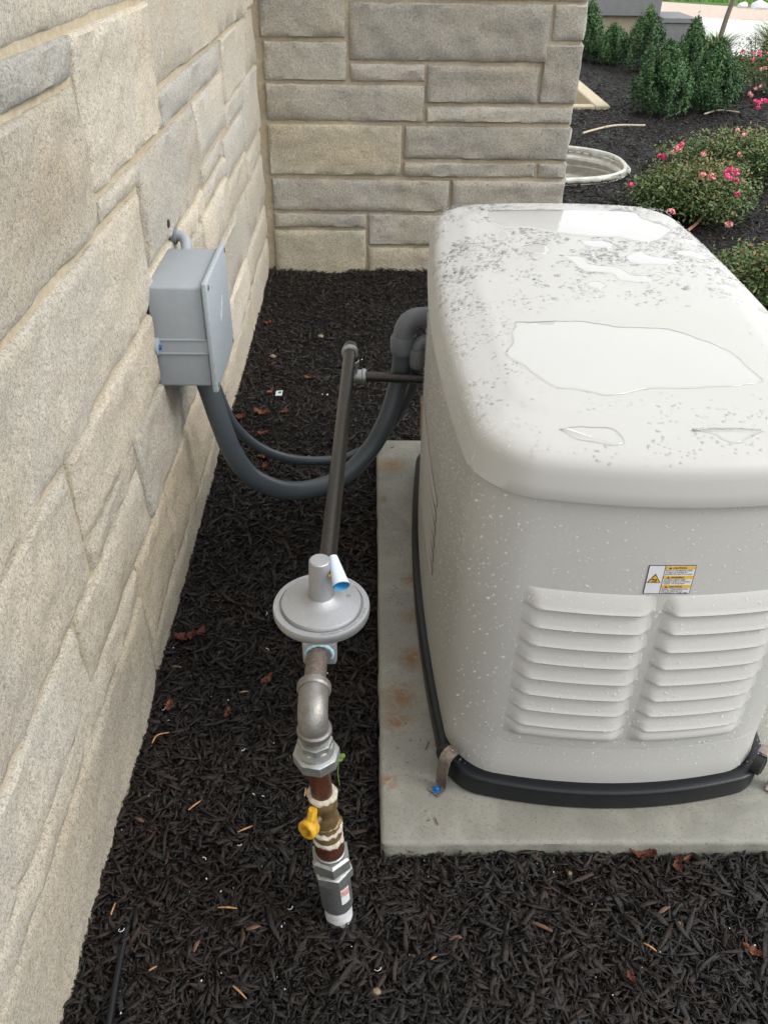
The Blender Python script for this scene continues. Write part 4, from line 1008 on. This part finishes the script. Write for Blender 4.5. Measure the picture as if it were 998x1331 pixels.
# lawn grass standing up near its edge
V = []; F = []; S = []
for k in range(5000):
    x = rr.uniform(2.5, 12); y = 19.3-.16*(x-3)+rr.random()**2*5; hgt = rr.uniform(.06, .16); a = rr.uniform(0, PI); dx, dy = .02*math.cos(a), .02*math.sin(a); i0 = len(V)
    V += [(x-dx, y-dy, 0), (x+dx, y+dy, 0), (x+dx*.3, y+.03, hgt), (x-dx*.3, y+.03, hgt)]; F.append((i0, i0+1, i0+2, i0+3)); S += [rr.random()*.9]*4
tag(link(fast_mesh('lawn_grass', np.array(V), np.array(F), mat_leaf('lawn_blade', (.07, .17, .02), (.16, .32, .05)), np.array(S))), 'bright green lawn grass beyond the pavement', 'grass', kind='stuff')

# ================================================================== MULCH CHIPS
gzv = lambda X, Y: np.array([gz(a, b) if (a < 1.4 and b < 4.3) else 0.0 for a, b in zip(X, Y)])
def visible(X, Y, mrg=70):
    D = np.stack([X, Y, np.zeros_like(X)-CH], 1); z = D@np.array(_fw); px = 499+CF*(D@np.array(_r2))/z; py = 665.5-CF*(D@np.array(_u2))/z
    return (px > -mrg) & (px < 998+mrg) & (py > -40) & (py < 1331+mrg+60)
def chips(name, X, Y, lmin, lmax, wf, r, mat, label, zoff=.002, pitch=.35, tw=.5, lift=.010, long_tail=.05):
    n = len(X); Z = gzv(X, Y)+zoff+r.random(n)*lift
    L = lmin+(lmax-lmin)*r.random(n)**2.2; L *= np.where(r.random(n) < long_tail, 1.8, 1)
    Wd = np.clip(L*wf*r.lognormal(-.15, .55, n), .0010, .0095); T = Wd*r.uniform(.10, .35, n)
    yaw = r.uniform(0, 2*PI, n); pt = r.normal(0, pitch, n); rl = r.normal(0, tw, n)
    cy, sy, cp, sp, cr, sr = np.cos(yaw), np.sin(yaw), np.cos(pt), np.sin(pt), np.cos(rl), np.sin(rl)
    ex_ = np.stack([cy*cp, sy*cp, sp], 1); s0 = np.stack([-sy, cy, 0*sy], 1); u0 = np.cross(ex_, s0)
    ey_ = s0*cr[:, None]+u0*sr[:, None]; ez_ = np.cross(ex_, ey_)
    P = np.zeros((n, 12, 3)); C = np.stack([X, Y, Z], 1); bend = r.normal(0, .10, n)*L
    for s in range(3):
        a = (s-1)*.5; wf_ = (r.uniform(.05, 1.0, n), r.uniform(.8, 1, n), r.uniform(.05, 1.0, n))[s]; off = (0*bend, bend, 0*bend)[s]; sk = r.normal(0, .8, n)*Wd*(s != 1)
        for q, (i, j) in enumerate(((-1, -1), (1, -1), (1, 1), (-1, 1))):
            P[:, s*4+q] = C+ex_*(a*L+ (i*sk*.8))[:, None]+ey_*(off*.6+i*Wd*.5*wf_)[:, None]+ez_*(off*.4+j*T*.5)[:, None]
    base = np.array([(0, 1, 2, 3), (8, 11, 10, 9)]+[(s*4+q, s*4+4+q, s*4+4+(q+1) % 4, s*4+(q+1) % 4) for s in (0, 1) for q in range(4)])
    F = (np.arange(n)[:, None, None]*12+base[None]).reshape(-1, 4)
    o = fast_mesh(name, P.reshape(-1, 3), F, mat, np.repeat(r.random(n), 12)); link(o)
    return tag(o, label, 'mulch', kind='stuff')
r = RNG
def region(n, x0, x1, y0, y1):
    return r.uniform(x0, x1, n), r.uniform(y0, y1, n)
X, Y = [np.concatenate(a) for a in zip(region(11000, -.475, .018, .42, 2.3), region(3500, -.475, .30, 2.3, 3.9), region(7500, .018, .95, .42, .882), region(1800, .25, .9, 2.35, 3.9))]
kk = visible(X, Y); X, Y = X[kk], Y[kk]
chips('mulch_chips', X, Y, .008, .042, .19, r, M['mulch'], 'shredded black bark mulch around the pad and along the wall', pitch=.17, tw=.28, zoff=.008, lift=.009)
for nm_, n1, n2, n3, l0, l1, wf_, lf_, lb_ in (('mulch_flakes', 9000, 5000, 4500, .006, .022, .55, .011, 'flat irregular flakes of wet dark bark among the shreds'), ('mulch_dust', 30000, 16000, 9000, .002, .007, .7, .006, 'fine wet crumbs and bark dust between the chips')):
    X, Y = [np.concatenate(a) for a in zip(region(n1, -.475, .018, .42, 2.3), region(n2, -.475, .30, 2.3, 3.9), region(n3, .018, .95, .42, .882))]
    kk = visible(X, Y); X, Y = X[kk], Y[kk]
    chips(nm_, X, Y, l0, l1, wf_, r, M['mulch'], lb_, lift=lf_, pitch=.45, tw=.5, long_tail=.02)
X, Y = [np.concatenate(a) for a in zip(region(30000, -.475, .018, .42, 2.3), region(22000, -.475, .30, 2.3, 3.9), region(14000, .018, .95, .42, .882))]
kk = visible(X, Y); X, Y = X[kk], Y[kk]
chips('mulch_fines', X, Y, .004, .015, .33, r, M['mulch'], 'fine crumbs of dark mulch lying between the larger shreds', lift=.008, pitch=.6)
X, Y = [np.concatenate(a) for a in zip(region(2600, .30, 3.2, 3.0, 4.5), region(42000, .86, 5.2, 4.2, 9.0), region(20000, .86, 6.5, 9.0, 13.0))]
kk = visible(X, Y); X, Y = X[kk], Y[kk]
ins = ((((X-.875)/.90)**2 + ((Y-5.99)/.51)**2) < 1.05) | ((X < 2.09) & (Y > 7.99) & (Y < 9.33)) | ((Y > 11.8) & (X < 4.0)) | ((X > 3.9) & (Y > 11.9-(X-3.9)*.9)); X, Y = X[~ins], Y[~ins]
chips('garden_mulch', X, Y, .018, .06, .25, r, M['mulch'], 'dark shredded mulch covering the planting bed beyond the wall corner', lift=.012, long_tail=.02)

# ================================================================== LITTER ON THE MULCH
def curled(name, px, py, size, yaw, mat, label, cat, asp=.55, curl=.9, group=None, zoff=.014, seed=0):
    p = ground_pt(px, py, 0.0); z = gz(p.x, p.y)+zoff; rr = random.Random(seed+px); V = []; F = []; nu, nv = 12, 6
    ca, sa = math.cos(yaw), math.sin(yaw)
    for th in (0, 1):
        for i in range(nu+1):
            a = i/nu; wid = size*asp*.5*(math.sin(PI*min(1, a*.96+.03))**.7)*(1+.9*nz(a*9, seed, px))
            for j in range(nv+1):
                b = (j/nv-.5)*2; lx = (a-.5)*size*(1-.15*curl); ly = b*wid*(1-.3*curl); lz = size*.16*curl*(b*b)+size*.18*curl*(2*a-1)**2+size*.16*nz(a*5, b*3, seed+px)-th*.0008
                V.append((p.x+lx*ca-ly*sa, p.y+lx*sa+ly*ca, z+lz))
    m_ = (nu+1)*(nv+1)
    for i in range(nu):
        for j in range(nv): q = i*(nv+1)+j; F += [(q, q+1, q+nv+2, q+nv+1), (m_+q, m_+q+nv+1, m_+q+nv+2, m_+q+1)]
    for i in range(nu):
        for j in (0, nv): q = i*(nv+1)+j; F.append((q, q+nv+1, m_+q+nv+1, m_+q))
    o = mesh_from(name, V, F, mat, sharp=60); return tag(o, label, cat, group)
LV = [(243, 836, 34, .3, 'deadleaf', 'curled red-brown dead leaf by the foot of the left wall, larger of a pair'), (263, 827, 22, 1.2, 'deadleaf', 'small dead leaf touching the larger red-brown one beside the wall'),
 (347, 889, 24, .8, 'orangeleaf', 'crumpled rusty orange leaf on the mulch left of the pipe elbow'), (222, 925, 22, 1.5, 'orangeleaf', 'narrow upright orange leaf beside white flecks near the wall foot'),
 (297, 933, 20, 1.3, 'orangeleaf', 'small pointed orange-brown leaf below the crumpled rusty one'), (535, 1111, 28, .2, 'deadleaf', 'red dead leaf against the near left corner of the pad'),
 (832, 1119, 40, -.1, 'deadleaf', 'long red-brown dead leaf lying along the front edge of the pad'), (878, 1131, 28, 1.2, 'deadleaf', 'crumpled red leaf just right of the long one at the pad edge'),
 (890, 1122, 16, .5, 'orangeleaf', 'little orange leaf fragment tucked at the pad edge on the right'), (972, 1243, 30, -.6, 'orangeleaf', 'orange-brown leaf at the lower right edge of the mulch'),
 (991, 1250, 20, .2, 'deadleaf', 'small red leaf beside the orange-brown one at the right border'), (817, 1277, 22, 1.9, 'deadleaf', 'narrow curled red leaf in the open mulch at bottom right'),
 (402, 497, 20, .0, 'orangeleaf', 'orange leaf lying left of the far pipe elbow'), (352, 512, 18, 1.0, 'orangeleaf', 'orange leaf beside the white and green paper scrap'),
 (341, 543, 26, -.2, 'orangeleaf', 'longest orange leaf below the paper scrap near the conduit'), (311, 549, 24, .4, 'deadleaf', 'reddish leaf behind the thick conduit by the wall foot'),
 (371, 541, 20, .7, 'deadleaf', 'dark red leaf right of the longest orange leaf'), (341, 570, 20, .3, 'orangeleaf', 'orange leaf just behind the thin conduit'), (343, 600, 20, .2, 'orangeleaf', 'orange leaf between the two sagging conduits'),
 (345, 613, 20, 1.4, 'orangeleaf', 'yellowish orange leaf in the loop above the thick conduit'), (349, 424, 18, .5, 'deadleaf', 'faint red leaf in the far left of the mulch strip')]
for i, (px, py, s_, yw, mt, lb_) in enumerate(LV):
    p = ground_pt(px, py); dep = (p-Vector((0, 0, CH))).dot(_fw); curled('dead_leaf', px, py, s_*dep/CF*.95, yw, M[mt], lb_, 'leaf', asp=.6 if s_ > 21 else .45, seed=i)
SP = [(210, 968, 30, .8, 'splinter', 'pale curved bark strip beside the wall foot'), (255, 1056, 20, .75, 'splinter', 'bright wood splinter left of the union fitting'), (297, 1186, 27, -.1, 'splinter', 'orange wood splinter left of the white pipe end'),
 (148, 1193, 26, 1.45, 'splinter', 'upright light splinter beside the wall at lower left'), (199, 1266, 15, .6, 'splinter', 'short tan wood chip above the lower left corner'), (311, 1293, 32, -.7, 'splinter', 'long slanting orange splinter near the bottom edge'),
 (397, 1036, 13, 1.5, 'splinter', 'tiny pinkish splinter left of the rusty nipple'), (318, 905, 12, .1, 'splinter', 'tiny pale chip below the crumpled rusty leaf'), (563, 1251, 13, .5, 'splinter', 'yellow wood fragment right of the white pipe at the bottom'),
 (321, 1084, 24, .4, 'splinter', 'thin light splinter left of the yellow valve handle'), (184, 1074, 14, -.5, 'splinter2', 'brown stubby chip by the wall above the upright splinter'), (592, 1225, 17, .1, 'splinter2', 'dark brown chip below the near left part of the pad'),
 (703, 1213, 28, -.5, 'splinter2', 'grey-pink bark sliver below the middle of the pad'), (859, 1192, 22, .5, 'splinter2', 'broad brown bark flake below the pad at right'), (841, 1240, 18, -.7, 'splinter', 'short reddish chip in the lower right mulch'),
 (257, 1236, 15, 1.2, 'splinter2', 'small brown chip above the short tan one'), (330, 1212, 18, .2, 'splinter2', 'grey-brown bark piece between splinters and white pipe'), (230, 873, 16, -.1, 'splinter2', 'pale brown bark piece under the paired red leaves')]
rr_s = random.Random(3)
for i, (px, py, s_, yw, mt, lb_) in enumerate(SP):
    p = ground_pt(px, py); dep = (p-Vector((0, 0, CH))).dot(_fw); L_ = s_*dep/CF*.95; z = gz(p.x, p.y)+.015; d = Vector((math.cos(yw), math.sin(yw), .12)); nrm = Vector((-d.y, d.x, 0))
    cur = .25*L_ if px == 210 else rr_s.uniform(-.05, .05)*L_; pts = catmull([p+Vector((0, 0, z))-d*L_*.5, p+Vector((0, 0, z+.003))+nrm*cur, p+Vector((0, 0, z))+d*L_*.5], 5)
    wd_ = .0016 if mt == 'splinter' else .0032; bm = bmesh.new(); tube(bm, pts, lambda t: wd_*(.5+.5*math.sin(PI*min(.97, t*.9+.08))+.25*nz(t*6, px, 1)), 5)
    for v in bm.verts: v.co.z = z+(v.co.z-z)*.7
    tag(obj_bm('wood_splinter', bm, M[mt], sharp=25), lb_, 'wood chip')
PB = [(489, 1291, 12, 'round tan pebble at the bottom right of the white pipe'), (880, 1208, 10, 'small brown pebble in the mulch at lower right'), (485, 355, 8, 'white stone at the foot of the back wall'), (417, 442, 8, 'orange-brown pebble in the far mulch'),
      (464, 982, 0, ''), (355, 466, 8, 'tan pebble near the wall in the far mulch strip'), (862, 0, 0, ''), (662, 1128, 8, 'cream pebble just below the front edge of the pad'), (738, 1141, 7, 'yellow-tan pebble below the middle of the pad front')]
for px, py, s_, lb_ in PB:
    if not s_: continue
    p = ground_pt(px, py); dep = (p-Vector((0, 0, CH))).dot(_fw); R0 = s_*dep/CF*.42; bm = bmesh.new(); bmesh.ops.create_icosphere(bm, subdivisions=3, radius=1)
    for v in bm.verts: q = 1+.22*nz(v.co.x*1.4+px, v.co.y*1.4, v.co.z*1.4); v.co = Vector((p.x+v.co.x*R0*q*1.2, p.y+v.co.y*R0*q, gz(p.x, p.y)+.012+v.co.z*R0*q*.75))
    tag(obj_bm('pebble', bm, M['whitebit'] if px == 485 else M['pebble'], sharp=60), lb_, 'pebble')
p = ground_pt(363, 519); ps = empty('paper_scrap', (p.x, p.y, .02), 'white paper scrap with a green mark lying in the mulch', 'scrap')
mesh_from('paper', [(p.x-.011, p.y-.014, .022), (p.x+.012, p.y-.016, .024), (p.x+.013, p.y+.012, .03), (p.x-.010, p.y+.014, .026), (p.x-.011, p.y-.014, .021), (p.x+.012, p.y-.016, .023), (p.x+.013, p.y+.012, .029), (p.x-.010, p.y+.014, .025)], [(0, 1, 2, 3), (7, 6, 5, 4), (0, 1, 5, 4), (1, 2, 6, 5), (2, 3, 7, 6), (3, 0, 4, 7)], M['whitebit'], ps, smooth=False)
mesh_from('green_mark', [(p.x-.002, p.y-.004, .0256), (p.x+.009, p.y-.006, .0265), (p.x+.009, p.y+.006, .0295), (p.x-.002, p.y+.004, .0280)], [(0, 1, 2, 3)], M['greenprint'], ps, smooth=False)
# white flecks and curls
V = []; F = []; rr = random.Random(77)
spots = [(214, 928, 5), (221, 943, 3), (317, 981, 4), (343, 1044, 4), (330, 1040, 3), (267, 1122, 3), (313, 1104, 5), (378, 1187, 5), (161, 1216, 7), (491, 1263, 7), (553, 1144, 6), (347, 850, 5), (345, 803, 5), (425, 1024, 3), (360, 726, 3)]
for k in range(120): spots.append((rr.uniform(120, 990), rr.uniform(380, 1325), rr.choice([1, 1, 1.5, 2.2])))
bm = bmesh.new()
for px, py, s_ in spots:
    p = ground_pt(px, py)
    if p.x < -.46 or (p.x > .01 and p.y > .88) : continue
    dep = (p-Vector((0, 0, CH))).dot(_fw); L_ = s_*dep/CF; a = rr.uniform(0, 6); z = gz(p.x, p.y)+.014
    if s_ >= 3: tube(bm, [p+Vector((math.cos(a+t)*L_*.6, math.sin(a+t)*L_*.5, z+.002*t)) for t in np.linspace(0, rr.uniform(1.5, 4), 7)], .0007, 4)
    else: tube(bm, [p+Vector((0, 0, z)), p+Vector((L_*math.cos(a), L_*math.sin(a), z+.001))], L_*.4, 5)
tag(obj_bm('white_flecks', bm, M['whitebit']), 'tiny white flecks and root curls scattered over the mulch', 'debris', kind='stuff')
# leaf bits and dirt on the pad
bm = bmesh.new(); rr = random.Random(9)
for k in range(46):
    px, py = rr.choice([(rr.uniform(497, 535), rr.uniform(580, 1000)), (rr.uniform(500, 560), rr.uniform(960, 1085)), (rr.uniform(505, 525), rr.uniform(755, 810))]); p = ground_pt(px, py, PZ)
    a = rr.uniform(0, 6); L_ = rr.uniform(.001, .005); tube(bm, [p+Vector((0, 0, .001)), p+Vector((L_*math.cos(a), L_*math.sin(a), .0012))], rr.uniform(.0004, .0011), 4)
for px, py, L_, a in ((553, 975, .020, 1.2), (569, 1073, .016, 1.9), (555, 1068, .006, .4), (508, 583, .014, .7)):
    p = ground_pt(px, py, PZ); tube(bm, [p+Vector((0, 0, .002)), p+Vector((L_*math.cos(a), L_*math.sin(a), .003))], .0011, 5)
tag(obj_bm('pad_debris', bm, M['splinter2']), 'dark bark specks scattered on the concrete pad', 'debris', kind='stuff')
# garden litter: fallen sticks
for (pts, lb_, rd) in (([(757, 173), (775, 168), (800, 163), (838, 163)], 'thin pale stick lying in the mulch between the two openings', .008), ([(893, 300), (908, 287), (920, 270)], 'bare reddish stick poking out between the near rose bushes', .009), ([(915, 148), (935, 143), (960, 146)], 'short pale twig under the right big cone shrub', .006)):
    P = [ground_pt(a, b, .02) for a, b in pts]; bm = bmesh.new(); tube(bm, catmull(P, 5), rd, 7); tag(obj_bm('fallen_stick', bm, M['splinter' if rd > .0085 else 'curb']), lb_, 'stick')
# black strip standing out of the mulch at the lower left
bm = bmesh.new(); tube(bm, catmull([(-.405, .80, .004), (-.402, .73, .016), (-.398, .66, .022), (-.392, .58, .024), (-.386, .44, .022)], 6), .0055, 8); tag(obj_bm('drip_line', bm, M['rubber']), 'thin black tube half buried in the mulch at the lower left', 'tube')
# small green sprout by the union
sp_ = empty('weed_sprout', (-.045, .86, .0), 'tiny green weed sprout beside the pipe union', 'weed'); p = ground_pt(441, 984, .10); sp_.location = (p.x, p.y, 0)
bm = bmesh.new(); tube(bm, [(p.x, p.y, 0), (p.x-.004, p.y, .05), (p.x-.001, p.y, .098)], .0012, 6); obj_bm('stem', bm, M['sprout'], sp_)
for k, (dx, dy) in enumerate(((-.006, .0), (.005, .003), (.001, -.005))):
    V = [(p.x, p.y, .098)]+[(p.x+dx+.0065*math.cos(t), p.y+dy+.0055*math.sin(t), .100+.001*math.sin(2*t)) for t in np.linspace(0, 2*PI, 11)[:-1]]
    mesh_from('leaf', V, [(0, i+1, (i+1) % 10+1) for i in range(10)], M['sprout'], sp_)
